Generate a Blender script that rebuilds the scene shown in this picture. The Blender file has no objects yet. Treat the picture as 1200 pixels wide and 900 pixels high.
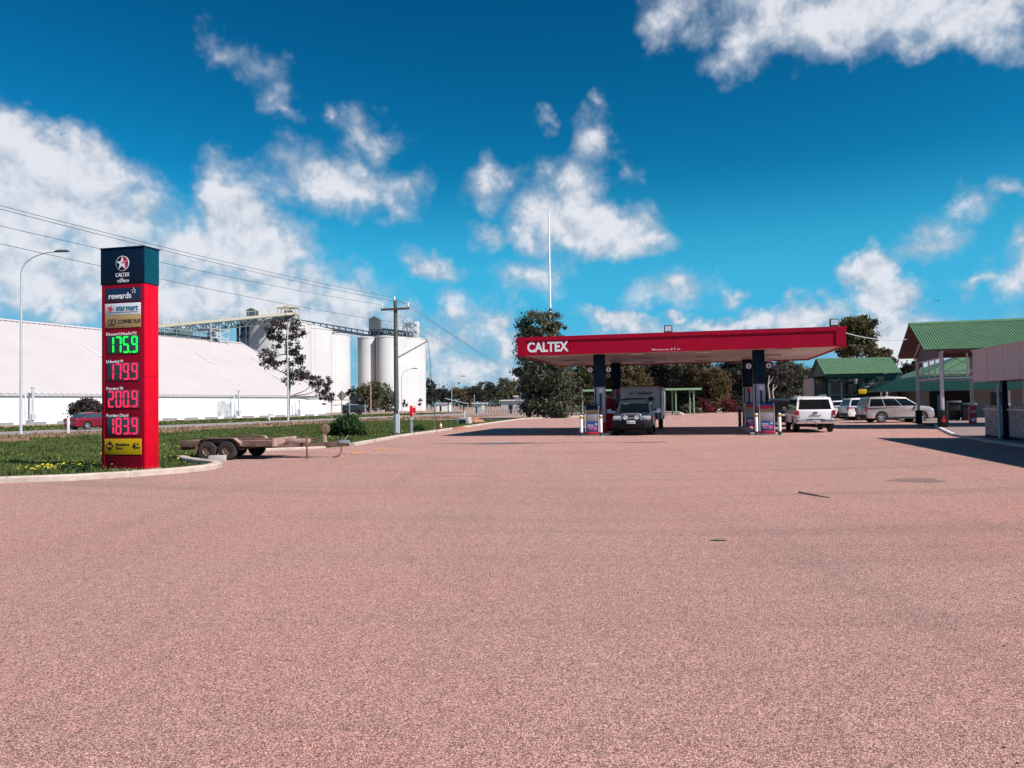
import bpy, bmesh, math, random
import numpy as np
from mathutils import Vector, Matrix
random.seed(7); rng = np.random.default_rng(11)
S = bpy.context.scene
COL = S.collection
PI = math.pi
R = math.radians
def srgb(r, g, b):
    f = lambda c: (c/255/12.92) if c/255 <= .04045 else ((c/255+.055)/1.055)**2.4
    return (f(r), f(g), f(b))
# ------------------------------------------------------------------ camera
F = 900.0
EYE = 1.6
pitch = math.atan(24/F); roll = R(0.83)
fw = Vector((0, math.cos(pitch), math.sin(pitch)))
r0 = Vector((1, 0, 0)); u0 = Vector((0, -math.sin(pitch), math.cos(pitch)))
cr = r0*math.cos(roll) - u0*math.sin(roll)
cu = u0*math.cos(roll) + r0*math.sin(roll)
cam = bpy.data.cameras.new('camera'); camo = bpy.data.objects.new('camera', cam); COL.objects.link(camo)
m = Matrix((cr, cu, -fw)).transposed().to_4x4(); m.translation = Vector((0, 0, EYE)); camo.matrix_world = m
cam.sensor_width = 36; cam.lens = 27; cam.clip_end = 20000; cam.clip_start = .1
S.camera = camo
def ray(px, py):
    return (fw*F + cr*(px-600) - cu*(py-450)).normalized()
def P(px, py, d):                    # the point at ground distance y=d seen at a photo pixel
    r = ray(px, py); return Vector((0, 0, EYE)) + r*(d/r.y)
def G(px, py, z=0.0):                # the point of the ground seen at a photo pixel
    r = ray(px, py); return Vector((0, 0, EYE)) + r*((z-EYE)/r.z)
def XY(px, d):                       # plan position at distance d on the vertical line through px (at eye height)
    r = ray(px, 474-(px-600)*.0145); return (r.x*d/r.y, d)
U = Vector((math.cos(R(-13.4)), math.sin(R(-13.4)), 0)); V = Vector((-U.y, U.x, 0))
# ------------------------------------------------------------------ materials
def new_mat(name):
    mt = bpy.data.materials.new(name); mt.use_nodes = True
    nt = mt.node_tree; return mt, nt, nt.nodes['Principled BSDF']
def mat(name, col, rough=.6, metal=0, var=.12, scale=3, bump=0, bscale=30, spec=.5, emit=None, estr=0, rand=0, coat=0, dirt=None, dscale=1.5, damt=.5):
    mt, nt, b = new_mat(name); N, L = nt.nodes.new, nt.links.new
    tc = N('ShaderNodeTexCoord')
    ns = N('ShaderNodeTexNoise'); ns.inputs['Scale'].default_value = scale; ns.inputs['Detail'].default_value = 6
    L(tc.outputs['Object'], ns.inputs['Vector'])
    mr = N('ShaderNodeMapRange'); mr.inputs[1].default_value = .3; mr.inputs[2].default_value = .7
    mr.inputs[3].default_value = 1-var; mr.inputs[4].default_value = 1+var
    L(ns.outputs['Fac'], mr.inputs[0])
    fac = mr.outputs[0]
    if rand:
        gi = N('ShaderNodeNewGeometry'); m2 = N('ShaderNodeMapRange'); m2.inputs[3].default_value = 1-rand; m2.inputs[4].default_value = 1+rand
        L(gi.outputs['Random Per Island'], m2.inputs[0])
        mm = N('ShaderNodeMath'); mm.operation = 'MULTIPLY'; L(fac, mm.inputs[0]); L(m2.outputs[0], mm.inputs[1]); fac = mm.outputs[0]
    vm = N('ShaderNodeVectorMath'); vm.operation = 'SCALE'; vm.inputs[0].default_value = col
    L(fac, vm.inputs['Scale'])
    out = vm.outputs[0]
    if dirt:
        n2 = N('ShaderNodeTexNoise'); n2.inputs['Scale'].default_value = dscale; n2.inputs['Detail'].default_value = 8; n2.inputs['Roughness'].default_value = .65
        L(tc.outputs['Object'], n2.inputs['Vector'])
        m3 = N('ShaderNodeMapRange'); m3.inputs[1].default_value = .45; m3.inputs[2].default_value = .75; m3.inputs[3].default_value = 0; m3.inputs[4].default_value = damt
        L(n2.outputs['Fac'], m3.inputs[0])
        mx = N('ShaderNodeMix'); mx.data_type = 'RGBA'; L(m3.outputs[0], mx.inputs[0]); L(out, mx.inputs[6]); mx.inputs[7].default_value = (*dirt, 1)
        out = mx.outputs[2]
    L(out, b.inputs['Base Color'])
    b.inputs['Roughness'].default_value = rough; b.inputs['Metallic'].default_value = metal
    b.inputs['Specular IOR Level'].default_value = spec
    if coat: b.inputs['Coat Weight'].default_value = coat; b.inputs['Coat Roughness'].default_value = .05
    if emit: b.inputs['Emission Color'].default_value = (*emit, 1); b.inputs['Emission Strength'].default_value = estr
    if bump:
        nb = N('ShaderNodeTexNoise'); nb.inputs['Scale'].default_value = bscale; nb.inputs['Detail'].default_value = 4
        L(tc.outputs['Object'], nb.inputs['Vector'])
        bp = N('ShaderNodeBump'); bp.inputs['Strength'].default_value = bump; bp.inputs['Distance'].default_value = .02
        L(nb.outputs['Fac'], bp.inputs['Height']); L(bp.outputs[0], b.inputs['Normal'])
    return mt
M = {}
def dm(k, *a, **kw): M[k] = mat(k, *a, **kw)
dm('sign red', (.60, .001, .016), .5, spec=.15, dirt=(.3, .01, .02), damt=.25)
dm('shaded sign red', (.22, .001, .014), .5, spec=.15, var=.05)  # sign red with the front's shade put into the colour
dm('fascia red', (.36, .001, .022), .5, spec=.15, dirt=(.25, .01, .02), damt=.25)  # red darkened so the colour itself carries the front's shade
dm('sunlit teal', (.002, .055, .085), .5, spec=.15)  # lighter copy of the header teal, with sunlight put into it
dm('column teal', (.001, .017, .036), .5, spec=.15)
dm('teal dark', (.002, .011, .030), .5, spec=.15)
dm('navy panel', (.008, .02, .055), .35)
dm('white paint', (.8, .78, .77), .5, var=.05)
dm('letter white', (.78, .76, .78), .5, var=.03)
dm('panel white', (.62, .64, .68), .35, var=.04)
dm('gold', (.38, .24, .10), .4, var=.08)
dm('yellow', (.50, .30, .003), .5, spec=.2, var=.06)
dm('black', (.012, .011, .013), .7, spec=.2)
dm('matt black', (.02, .018, .019), .8)
dm('print teal', (.01, .12, .20), .4)
dm('print red', (.5, .03, .04), .4)
dm('print grey', (.30, .25, .27), .4)
dm('display black', (.035, .042, .05), .3, var=.2)
dm('led green', (.01, .3, .05), .4, emit=(.005, .85, .06), estr=.9)
dm('led red', (.3, .01, .05), .4, emit=(1., .02, .10), estr=.62)
dm('logo red', (.42, .006, .05), .35)
dm('kerb concrete', (.5, .40, .34), .9, var=.18, scale=4, bump=.3, dirt=(.3, .16, .12), damt=.5)
dm('concrete', (.42, .38, .36), .9, var=.2, scale=3, bump=.3, dirt=(.2, .14, .11))
dm('paving', (.25, .17, .15), .9, var=.15, scale=2, bump=.2)
dm('shed wall', (.80, .76, .74), .55, var=.03, scale=.3)
dm('silo', (.56, .535, .52), .85, var=.05, scale=.15, dirt=(.45, .37, .34), dscale=.10, damt=.35)
dm('galv', (.42, .44, .46), .45, .6, var=.12)
dm('galv pale', (.50, .51, .52), .5, .2, var=.1)
dm('dark steel', (.03, .045, .06), .55, .2)
dm('green steel', (.085, .115, .11), .6, .1)
dm('cream steel', (.45, .40, .30), .6)
dm('grey box', (.07, .08, .09), .6)
dm('timber pole', (.085, .095, .078), .85, var=.3, scale=6, bump=.3, dirt=(.05, .05, .045))
dm('wire', (.02, .02, .024), .5)
dm('bark', (.20, .16, .14), .9, var=.35, scale=5, bump=.5, bscale=12)
dm('pale bark', (.42, .36, .32), .8, var=.3, scale=4, bump=.3, bscale=10)
dm('dark timber', (.06, .05, .045), .9, var=.3)
dm('leaf grey', (.108, .108, .070), .7, var=.5, scale=.5, rand=.5)
dm('leaf dark', (.045, .047, .032), .7, var=.5, scale=.5, rand=.5)
dm('leaf brown', (.135, .094, .045), .7, var=.45, scale=.35, rand=.5)
dm('leaf olive', (.098, .090, .040), .7, var=.45, scale=.4, rand=.5)
dm('leaf pur', (.078, .060, .056), .7, var=.4, scale=.5, rand=.5)
dm('leaf green', (.045, .085, .024), .6, var=.45, scale=1, rand=.45)
dm('leaf red', (.16, .035, .04), .7, var=.4, scale=1, rand=.4)
dm('far wood', (.036, .042, .032), .8, var=.5, scale=.1, rand=.4)
dm('grass blade', (.108, .135, .036), .7, var=.4, scale=.45, rand=.38)
dm('flower', (.8, .62, .03), .6)
dm('rust', (.15, .078, .058), .85, .1, var=.35, scale=3, bump=.3, dirt=(.26, .15, .12), dscale=3)
dm('rust pale', (.42, .27, .23), .8, .1, var=.25, scale=4, dirt=(.2, .1, .07))
dm('timber deck', (.17, .105, .09), .9, var=.4, scale=6)
dm('tyre', (.014, .013, .013), .85, var=.3)
dm('old tyre', (.03, .024, .022), .9, var=.4)
dm('alloy', (.5, .5, .52), .3, .7)
dm('rusty rim', (.20, .12, .08), .8, .2, var=.4, scale=12)
dm('car silver', (.60, .56, .55), .3, .15, var=.03, coat=.6)
dm('car champagne', (.42, .34, .325), .3, .3, var=.03, coat=.6)
dm('car white', (.78, .74, .73), .3, var=.03, coat=.5, dirt=(.5, .38, .33), damt=.3)
dm('car red', (.20, .003, .02), .3, .1, coat=.4)
dm('car black', (.010, .009, .011), .4, spec=.3)
dm('glass', (.006, .008, .010), .06, var=.1, spec=.3)
dm('glass teal', (.018, .068, .072), .06, var=.2, spec=.6)
dm('chrome', (.7, .7, .72), .12, .95)
dm('lamp clear', (.62, .62, .64), .15, .3)
dm('lamp red', (.33, .008, .03), .2, spec=.6)
dm('orange', (.75, .16, .03), .5)
dm('strap yellow', (.75, .36, .03), .7)
dm('soffit', (.52, .40, .36), .6, var=.06, dirt=(.35, .25, .22), damt=.4)
dm('column grey', (.46, .42, .45), .5, var=.08, dirt=(.3, .25, .25), damt=.35)
dm('green roof', (.082, .155, .078), .5, spec=.3, var=.06, dirt=(.14, .26, .16), damt=.3)
dm('green trim', (.012, .05, .04), .5)
dm('green light', (.22, .36, .20), .55)
dm('green dark roof', (.004, .030, .021), .5, spec=.25, var=.1)
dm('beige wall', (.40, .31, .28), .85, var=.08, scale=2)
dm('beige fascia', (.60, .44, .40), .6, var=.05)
dm('pale post', (.62, .52, .50), .6, var=.06)
dm('pipe paint', (.40, .43, .45), .5)
dm('fence wood', (.48, .36, .32), .9, var=.3, scale=8)
dm('dark room', (.02, .014, .014), .9)
dm('slate infill', (.15, .115, .135), .8)
dm('underside red', (.17, .08, .07), .8)
dm('caravan', (.56, .51, .53), .4, var=.04)
dm('bin', (.014, .014, .016), .6)
dm('safety red', (.55, .01, .03), .45)
dm('poster blue', (.02, .06, .22), .4)
dm('poster pink', (.6, .12, .25), .4)
dm('poster pale', (.5, .55, .62), .4)
dm('sign back', (.23, .19, .17), .6)
dm('red dirt', (.34, .14, .09), .95, var=.3, scale=1.2, bump=.5, bscale=8)
dm('asphalt patch', (.14, .13, .13), .9)
dm('chalk', (.62, .55, .50), .9)
dm('iron cover', (.30, .32, .34), .5, .3)
dm('tin', (.5, .47, .46), .5, .2, var=.1)
dm('roof tin', (.66, .58, .55), .5, .1, var=.1)
dm('blue machine', (.010, .018, .028), .6)
# shed roof : ribbed sheets, slightly dirty, a shade pinker than the walls
dm('shed roof', (.495, .43, .418), .6, var=.03, scale=.15, dirt=(.44, .36, .345), dscale=.2, damt=.4)
dm('roof light', (.54, .495, .485), .5)

def ground_mat(name, c1, c2, stain, grain=(55, 140), stainscale=.12, amt=.35, tracks=True, gr=.4):
    mt, nt, b = new_mat(name); N, L = nt.nodes.new, nt.links.new
    tc = N('ShaderNodeTexCoord'); co = tc.outputs['Object']
    def noise(s, d=4, ro=.6, v=co):
        n = N('ShaderNodeTexNoise'); n.inputs['Scale'].default_value = s; n.inputs['Detail'].default_value = d; n.inputs['Roughness'].default_value = ro
        L(v, n.inputs['Vector']); return n.outputs['Fac']
    def mr(x, a, bb, c, d):
        n = N('ShaderNodeMapRange'); L(x, n.inputs[0])
        for i, v in enumerate((a, bb, c, d)): n.inputs[i+1].default_value = v
        return n.outputs[0]
    def mix(f, a, bb):
        n = N('ShaderNodeMix'); n.data_type = 'RGBA'; L(f, n.inputs[0])
        for i, v in ((6, a), (7, bb)):
            if isinstance(v, tuple): n.inputs[i].default_value = (*v, 1)
            else: L(v, n.inputs[i])
        return n.outputs[2]
    def mul(a, bb):
        n = N('ShaderNodeMath'); n.operation = 'MULTIPLY'; L(a, n.inputs[0]); L(bb, n.inputs[1]); return n.outputs[0]
    base = mix(mr(noise(.16, 5), .38, .62, 0, 1), c1, c2)
    base = mix(mr(noise(stainscale, 7, .65), .48, .72, 0, amt), base, stain)
    if tracks:   # long faint wheel tracks along the drive
        mp = N('ShaderNodeMapping'); mp.inputs['Rotation'].default_value = (0, 0, R(25)); mp.inputs['Scale'].default_value = (.9, .06, 1); L(co, mp.inputs[0])
        base = mix(mr(noise(1, 5, .6, mp.outputs[0]), .52, .75, 0, .32), base, stain)
        mp2 = N('ShaderNodeMapping'); mp2.inputs['Rotation'].default_value = (0, 0, R(-70)); mp2.inputs['Scale'].default_value = (.7, .05, 1); L(co, mp2.inputs[0])
        base = mix(mr(noise(1.3, 5, .6, mp2.outputs[0]), .55, .75, 0, .25), base, (.42, .31, .28))
        # curved tyre tracks of vehicles swinging round the pumps
        vs_ = N('ShaderNodeVectorMath'); vs_.operation = 'DISTANCE'; L(co, vs_.inputs[0]); vs_.inputs[1].default_value = (4, 42, 0)
        cx = N('ShaderNodeCombineXYZ'); L(vs_.outputs['Value'], cx.inputs[0]); sx = N('ShaderNodeSeparateXYZ'); L(co, sx.inputs[0])
        m5 = N('ShaderNodeMath'); m5.operation = 'MULTIPLY'; L(sx.outputs[0], m5.inputs[0]); m5.inputs[1].default_value = .07; L(m5.outputs[0], cx.inputs[1])
        base = mix(mr(noise(1.1, 4, .55, cx.outputs[0]), .50, .68, 0, .36), base, stain)
    vo = N('ShaderNodeTexVoronoi'); vo.inputs['Scale'].default_value = grain[0]; L(co, vo.inputs['Vector'])
    sp = N('ShaderNodeSeparateColor'); L(vo.outputs['Color'], sp.inputs[0])
    g1 = mr(sp.outputs[0], 0, 1, 1-gr, 1+gr)
    gap = mr(vo.outputs['Distance'], .25, .68, 1.15, .38 if gr > .35 else .55)
    g2 = mr(noise(grain[1], 3, .7), .3, .7, 1-gr*.6, 1+gr*.6)
    big = mr(noise(9, 6, .85), .3, .7, 1-gr*.3, 1+gr*.3)
    # scattered darker and paler stones of two sizes
    def stones(s, lo, hi, k0, k1):
        vv = N('ShaderNodeTexVoronoi'); vv.inputs['Scale'].default_value = s; L(co, vv.inputs['Vector'])
        ss = N('ShaderNodeSeparateColor'); L(vv.outputs['Color'], ss.inputs[0])
        a = mr(ss.outputs[1], lo, lo+.02, 0, 1); b2 = mr(vv.outputs['Distance'], .30, .42, 1, 0)
        c = mr(ss.outputs[2], 0, 1, k0, k1); m_ = mul(a, b2)
        x = N('ShaderNodeMix'); x.data_type = 'FLOAT'; L(m_, x.inputs[0]); x.inputs[2].default_value = 1; L(c, x.inputs[3]); return x.outputs[0]
    k = mul(mul(mul(g1, g2), gap), big)
    if gr > .35: k = mul(mul(k, stones(44, .8, 1, .5, 1.35)), stones(80, .6, 1, .35, 1.55))
    vm = N('ShaderNodeVectorMath'); vm.operation = 'SCALE'; L(base, vm.inputs[0]); L(k, vm.inputs['Scale'])
    L(vm.outputs[0], b.inputs['Base Color'])
    b.inputs['Roughness'].default_value = .95; b.inputs['Specular IOR Level'].default_value = .15
    bp = N('ShaderNodeBump'); bp.inputs['Strength'].default_value = .75; bp.inputs['Distance'].default_value = .008
    inv = mr(vo.outputs['Distance'], 0, .7, 1, 0)
    L(inv, bp.inputs['Height']); L(bp.outputs[0], b.inputs['Normal'])
    M[name] = mt
ground_mat('seal', (.665, .345, .29), (.62, .36, .30), (.37, .235, .205), (140, 400), gr=.62)
ground_mat('yard dirt', (.47, .32, .26), (.39, .25, .20), (.28, .15, .11), (30, 80), .05, .6, False, .25)
ground_mat('shoulder dirt', (.33, .15, .10), (.40, .22, .16), (.16, .11, .06), (20, 60), .4, .8, False, .35)
ground_mat('road seal', (.40, .34, .33), (.36, .30, .29), (.26, .2, .2), (40, 120), .1, .3, False, .2)
ground_mat('turf soil', (.06, .085, .025), (.075, .09, .03), (.13, .10, .05), (20, 60), .5, .7, False, .35)
def leafy(k):            # let some of the light through the leaves
    nt = M[k].node_tree; N, L = nt.nodes.new, nt.links.new
    b = nt.nodes['Principled BSDF']; o = nt.nodes['Material Output']
    b.inputs['Specular IOR Level'].default_value = .25
    t = N('ShaderNodeBsdfTranslucent'); L(b.inputs['Base Color'].links[0].from_socket, t.inputs['Color'])
    mx = N('ShaderNodeMixShader'); mx.inputs[0].default_value = .35; L(b.outputs[0], mx.inputs[1]); L(t.outputs[0], mx.inputs[2]); L(mx.outputs[0], o.inputs['Surface'])
for k in list(M):
    if k.startswith('leaf') or k in ('far wood', 'grass blade'): leafy(k)
# ------------------------------------------------------------------ mesh helpers
class MB:
    def __init__(s): s.v = []; s.f = []
    def add(s, v, f):
        n = len(s.v); s.v += [tuple(x) for x in v]; s.f += [tuple(i+n for i in q) for q in f]; return s
    def box(s, c, d, rot=None):
        x, y, z = d[0]/2, d[1]/2, d[2]/2
        vs = [Vector(p) for p in ((-x,-y,-z),(x,-y,-z),(x,y,-z),(-x,y,-z),(-x,-y,z),(x,-y,z),(x,y,z),(-x,y,z))]
        if rot is not None: vs = [rot @ p for p in vs]
        c = Vector(c)
        return s.add([p+c for p in vs], [(0,3,2,1),(4,5,6,7),(0,1,5,4),(1,2,6,5),(2,3,7,6),(3,0,4,7)])
    def bx(s, x0, x1, y0, y1, z0, z1): return s.box(((x0+x1)/2,(y0+y1)/2,(z0+z1)/2),(x1-x0,y1-y0,z1-z0))
    def tube(s, pts, r, n=8, caps=True):
        pts = [Vector(p) for p in pts]; k = len(pts)
        rs = r if isinstance(r, (list, tuple)) else [r]*k
        vs = []; prev = None
        for i, p in enumerate(pts):
            t = (pts[min(i+1,k-1)]-pts[max(i-1,0)]).normalized()
            if prev is None:
                a = t.orthogonal().normalized()
            else:
                a = (prev - t*prev.dot(t)).normalized()
            prev = a; b = t.cross(a)
            for j in range(n):
                an = 2*PI*(j+.5)/n; vs.append(p + (a*math.cos(an)+b*math.sin(an))*rs[i])
        fs = [(i*n+j, i*n+(j+1)%n, (i+1)*n+(j+1)%n, (i+1)*n+j) for i in range(k-1) for j in range(n)]
        if caps: fs += [tuple(range(n-1,-1,-1)), tuple(range((k-1)*n, k*n))]
        return s.add(vs, fs)
    def bar(s, a, b, w, h=None):            # rectangular bar
        a = Vector(a); b = Vector(b); h = h or w; t = (b-a); ln = t.length; t.normalize()
        side = t.cross(Vector((0,0,1)))
        if side.length < 1e-3: side = Vector((1,0,0))
        side.normalize(); up = side.cross(t)
        vs = []
        for p in (a, b):
            for i, j in ((-1,-1),(1,-1),(1,1),(-1,1)): vs.append(p+side*w/2*i+up*h/2*j)
        return s.add(vs, [(0,3,2,1),(4,5,6,7),(0,1,5,4),(1,2,6,5),(2,3,7,6),(3,0,4,7)])
    def prism(s, poly, y0, y1, ax='y'):      # poly in (x,z) swept along y ; or (x,y) swept along z
        n = len(poly)
        if ax == 'y': vs = [(p[0], y0, p[1]) for p in poly] + [(p[0], y1, p[1]) for p in poly]
        elif ax == 'x': vs = [(y0, p[0], p[1]) for p in poly] + [(y1, p[0], p[1]) for p in poly]
        else: vs = [(p[0], p[1], y0) for p in poly] + [(p[0], p[1], y1) for p in poly]
        fs = [tuple(range(n)), tuple(range(2*n-1, n-1, -1))] + [(i, (i+1)%n+0, (i+1)%n+n, i+n)[::-1] for i in range(n)]
        return s.add(vs, fs)
    def lathe(s, prof, n=24, ax='z', c=(0,0,0), closed=False):
        c = Vector(c); vs = []
        for r, h in prof:
            for j in range(n):
                a = 2*PI*j/n; x, y = r*math.cos(a), r*math.sin(a)
                vs.append(c + Vector({'z':(x,y,h),'y':(x,h,y),'x':(h,x,y)}[ax]))
        k = len(prof)
        fs = [(i*n+j, i*n+(j+1)%n, ((i+1)%k)*n+(j+1)%n, ((i+1)%k)*n+j) for i in range(k if closed else k-1) for j in range(n)]
        return s.add(vs, fs)
    def quad(s, *p): return s.add(p, [tuple(range(len(p)))])
    def xf(s, mtx): s.v = [tuple(mtx @ Vector(p)) for p in s.v]; return s
def link(name, me, mt, parent=None, loc=None, rotz=None):
    if mt is not None:
        me.materials.clear(); me.materials.append(M[mt] if isinstance(mt, str) else mt)
    o = bpy.data.objects.new(name, me); COL.objects.link(o)
    if parent: o.parent = parent
    if loc is not None: o.location = loc
    if rotz is not None: o.rotation_euler = (0, 0, rotz)
    return o
def build(name, mb, mt, parent=None, smooth=None, bevel=0, seg=2, fix=True, loc=None, rotz=None, bang=30):
    me = bpy.data.meshes.new(name); me.from_pydata(mb.v, [], mb.f); me.update()
    if fix or bevel:
        bm = bmesh.new(); bm.from_mesh(me)
        bmesh.ops.remove_doubles(bm, verts=bm.verts, dist=1e-5)
        bmesh.ops.recalc_face_normals(bm, faces=bm.faces)
        if bevel:
            ed = [e for e in bm.edges if len(e.link_faces) == 2 and e.calc_face_angle(0) > R(bang)]
            bmesh.ops.bevel(bm, geom=ed, offset=bevel, segments=seg, affect='EDGES', profile=.5, clamp_overlap=True)
        bm.to_mesh(me); bm.free()
    if smooth is not None or bevel:
        me.polygons.foreach_set('use_smooth', [True]*len(me.polygons)); me.set_sharp_from_angle(angle=R(smooth or 40))
    return link(name, me, mt, parent, loc, rotz)
LABELS = {}
def tag(o, label=None, cat=None, group=None, kind=None):
    if label:
        assert 4 <= len(label.split()) <= 16, label
        o['label'] = label
    if cat: o['category'] = cat
    if group: o['group'] = group
    if kind: o['kind'] = kind
    return o
def thing(name, label, cat, loc=(0,0,0), rotz=0, group=None):
    o = bpy.data.objects.new(name, None); COL.objects.link(o); o.empty_display_size = .2
    o.location = loc; o.rotation_euler = (0,0,rotz); return tag(o, label, cat, group)
def struct(name, mb, mt, **kw): return tag(build(name, mb, mt, **kw), kind='structure')
def kids(o): return [c for c in COL.objects if c.parent == o]
def copy_tree(o, parent=None, label=None, loc=None, rotz=None, group=None):
    c = o.copy(); COL.objects.link(c)
    if parent: c.parent = parent
    if label: tag(c, label, None, group)
    if loc is not None: c.location = loc
    if rotz is not None: c.rotation_euler = (0,0,rotz)
    for k in kids(o): copy_tree(k, c)
    return c
def text_mesh(s, w=None, h=None, depth=.006, bold=0.0, shear=0, spacing=1):
    cv = bpy.data.curves.new('t', 'FONT'); cv.body = s; cv.size = 1; cv.extrude = .01; cv.align_x = 'CENTER'; cv.offset = bold; cv.shear = shear; cv.space_character = spacing; cv.resolution_u = 3
    ob = bpy.data.objects.new('t', cv); COL.objects.link(ob)
    me = bpy.data.meshes.new_from_object(ob.evaluated_get(bpy.context.evaluated_depsgraph_get()))
    bpy.data.objects.remove(ob); bpy.data.curves.remove(cv)
    co = np.empty(len(me.vertices)*3, 'f'); me.vertices.foreach_get('co', co); co = co.reshape(-1, 3)
    mn, mx = co.min(0), co.max(0); c = (mn+mx)/2; sz = mx-mn
    if w is None: w = sz[0]*h/sz[1]
    if h is None: h = sz[1]*w/sz[0]
    co = (co-c)/sz*np.array([w, h, depth])
    co = np.stack([co[:,0], -co[:,2], co[:,1]], 1)       # stands upright, faces -y
    me.vertices.foreach_set('co', co.astype('f').ravel()); me.update(); me.name = 'lettering'
    return me
def letter(s, mt, parent, x, y, z, w=None, h=None, bold=0.0, rz=0, shear=0, name='lettering', spacing=1):
    o = link(name, text_mesh(s, w, h, bold=bold, shear=shear, spacing=spacing), mt, parent); o.location = (x, y, z); o.rotation_euler = (0,0,rz); return o
def np_mesh(name, v, f, mt, parent=None):
    v = np.ascontiguousarray(v, 'f'); f = np.ascontiguousarray(f, 'i'); k = f.shape[1]
    me = bpy.data.meshes.new(name); me.vertices.add(len(v)); me.vertices.foreach_set('co', v.ravel())
    me.loops.add(f.size); me.loops.foreach_set('vertex_index', f.ravel())
    me.polygons.add(len(f)); me.polygons.foreach_set('loop_start', np.arange(0, f.size, k, dtype='i')); me.polygons.foreach_set('loop_total', np.full(len(f), k, 'i'))
    me.update(calc_edges=True); me.validate()
    return link(name, me, mt, parent)
def sheet(name, poly, z, mt, kind='structure'):
    mb = MB(); mb.quad(*[(p[0], p[1], z) for p in poly]); o = build(name, mb, mt, fix=False)
    if o.data.polygons[0].normal.z < 0: o.data.flip_normals()
    return tag(o, kind=kind)
# ------------------------------------------------------------------ foliage
def leaf_quads(c, size, droop=.3):
    n = len(c)
    a = rng.normal(size=(n,3)); a /= np.linalg.norm(a,axis=1)[:,None]
    b = rng.normal(size=(n,3)); b -= a*(a*b).sum(1)[:,None]; b /= np.linalg.norm(b,axis=1)[:,None]
    a[:,2] -= droop; 
    s = size*rng.uniform(.55,1.35,size=(n,1))
    a = a*s; b = b*s*.55
    v = np.stack([c-a, c+b*.9, c+a, c-b*.9], 1).reshape(-1,3)
    f = np.arange(n*4).reshape(-1,4); return v, f
def crown_pts(blobs, n, clump=.16, per=26):
    vol = np.array([b[3]*b[4]*b[5] for b in blobs])**.75; vol = vol/vol.sum()
    out = []
    for b, w in zip(blobs, vol):
        k = max(3, int(n*w/per))
        d = rng.normal(size=(k,3)); d /= np.linalg.norm(d,axis=1)[:,None]
        rr = rng.uniform(.35,1,size=(k,1))**.5
        cc = np.array(b[:3]) + d*rr*np.array(b[3:6])
        cs = clump*(b[3]*b[4]*b[5])**(1/3)*rng.uniform(.7,1.5,size=(k,1))
        p = np.repeat(cc,per,0) + rng.normal(size=(k*per,3))*np.repeat(cs,per,0)*np.array([1,1,.75])
        out.append(p)
    return np.concatenate(out)
def tree(name, label, cat, base, blobs, n, leaf, lm, trunk=None, bm='bark', group=None, clump=.16, limbs=True, tr=.2):
    """blobs are local to the base: (x,y,z,rx,ry,rz)"""
    t = thing(name, label, cat, (base[0], base[1], 0), 0, group)
    v, f = leaf_quads(crown_pts(blobs, n, clump, int(min(110, max(26, n/len(blobs)/40)))), leaf)
    v[:,2] = np.maximum(v[:,2], .05)
    np_mesh('foliage' if cat != 'tree' else 'crown', v, f, lm, t)
    mb = MB()
    hi = max(b[2] for b in blobs)
    stem = trunk or [(0,0,-.1),(random.uniform(-.2,.2),0,hi*.35),(random.uniform(-.3,.3),0,hi*.7),(0,0,hi)]
    k = len(stem); mb.tube(stem, [tr*(1-.75*i/(k-1)) for i in range(k)], 8)
    if limbs:
        for b in blobs:
            s = stem[max(1, min(k-2, int(k*.5)))]
            q = min(stem[1:], key=lambda p: abs(p[2]-(b[2]-b[5]*.7)))
            mid = ((q[0]*.4+b[0]*.6), (q[1]*.4+b[1]*.6), q[2]*.5+b[2]*.5-.1)
            mb.tube([q, mid, (b[0], b[1], b[2]+b[5]*.3)], [tr*.4, tr*.28, tr*.1], 6)
    build('trunk' if cat == 'tree' else 'stem', mb, bm, t, smooth=60, fix=False)
    return t
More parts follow.
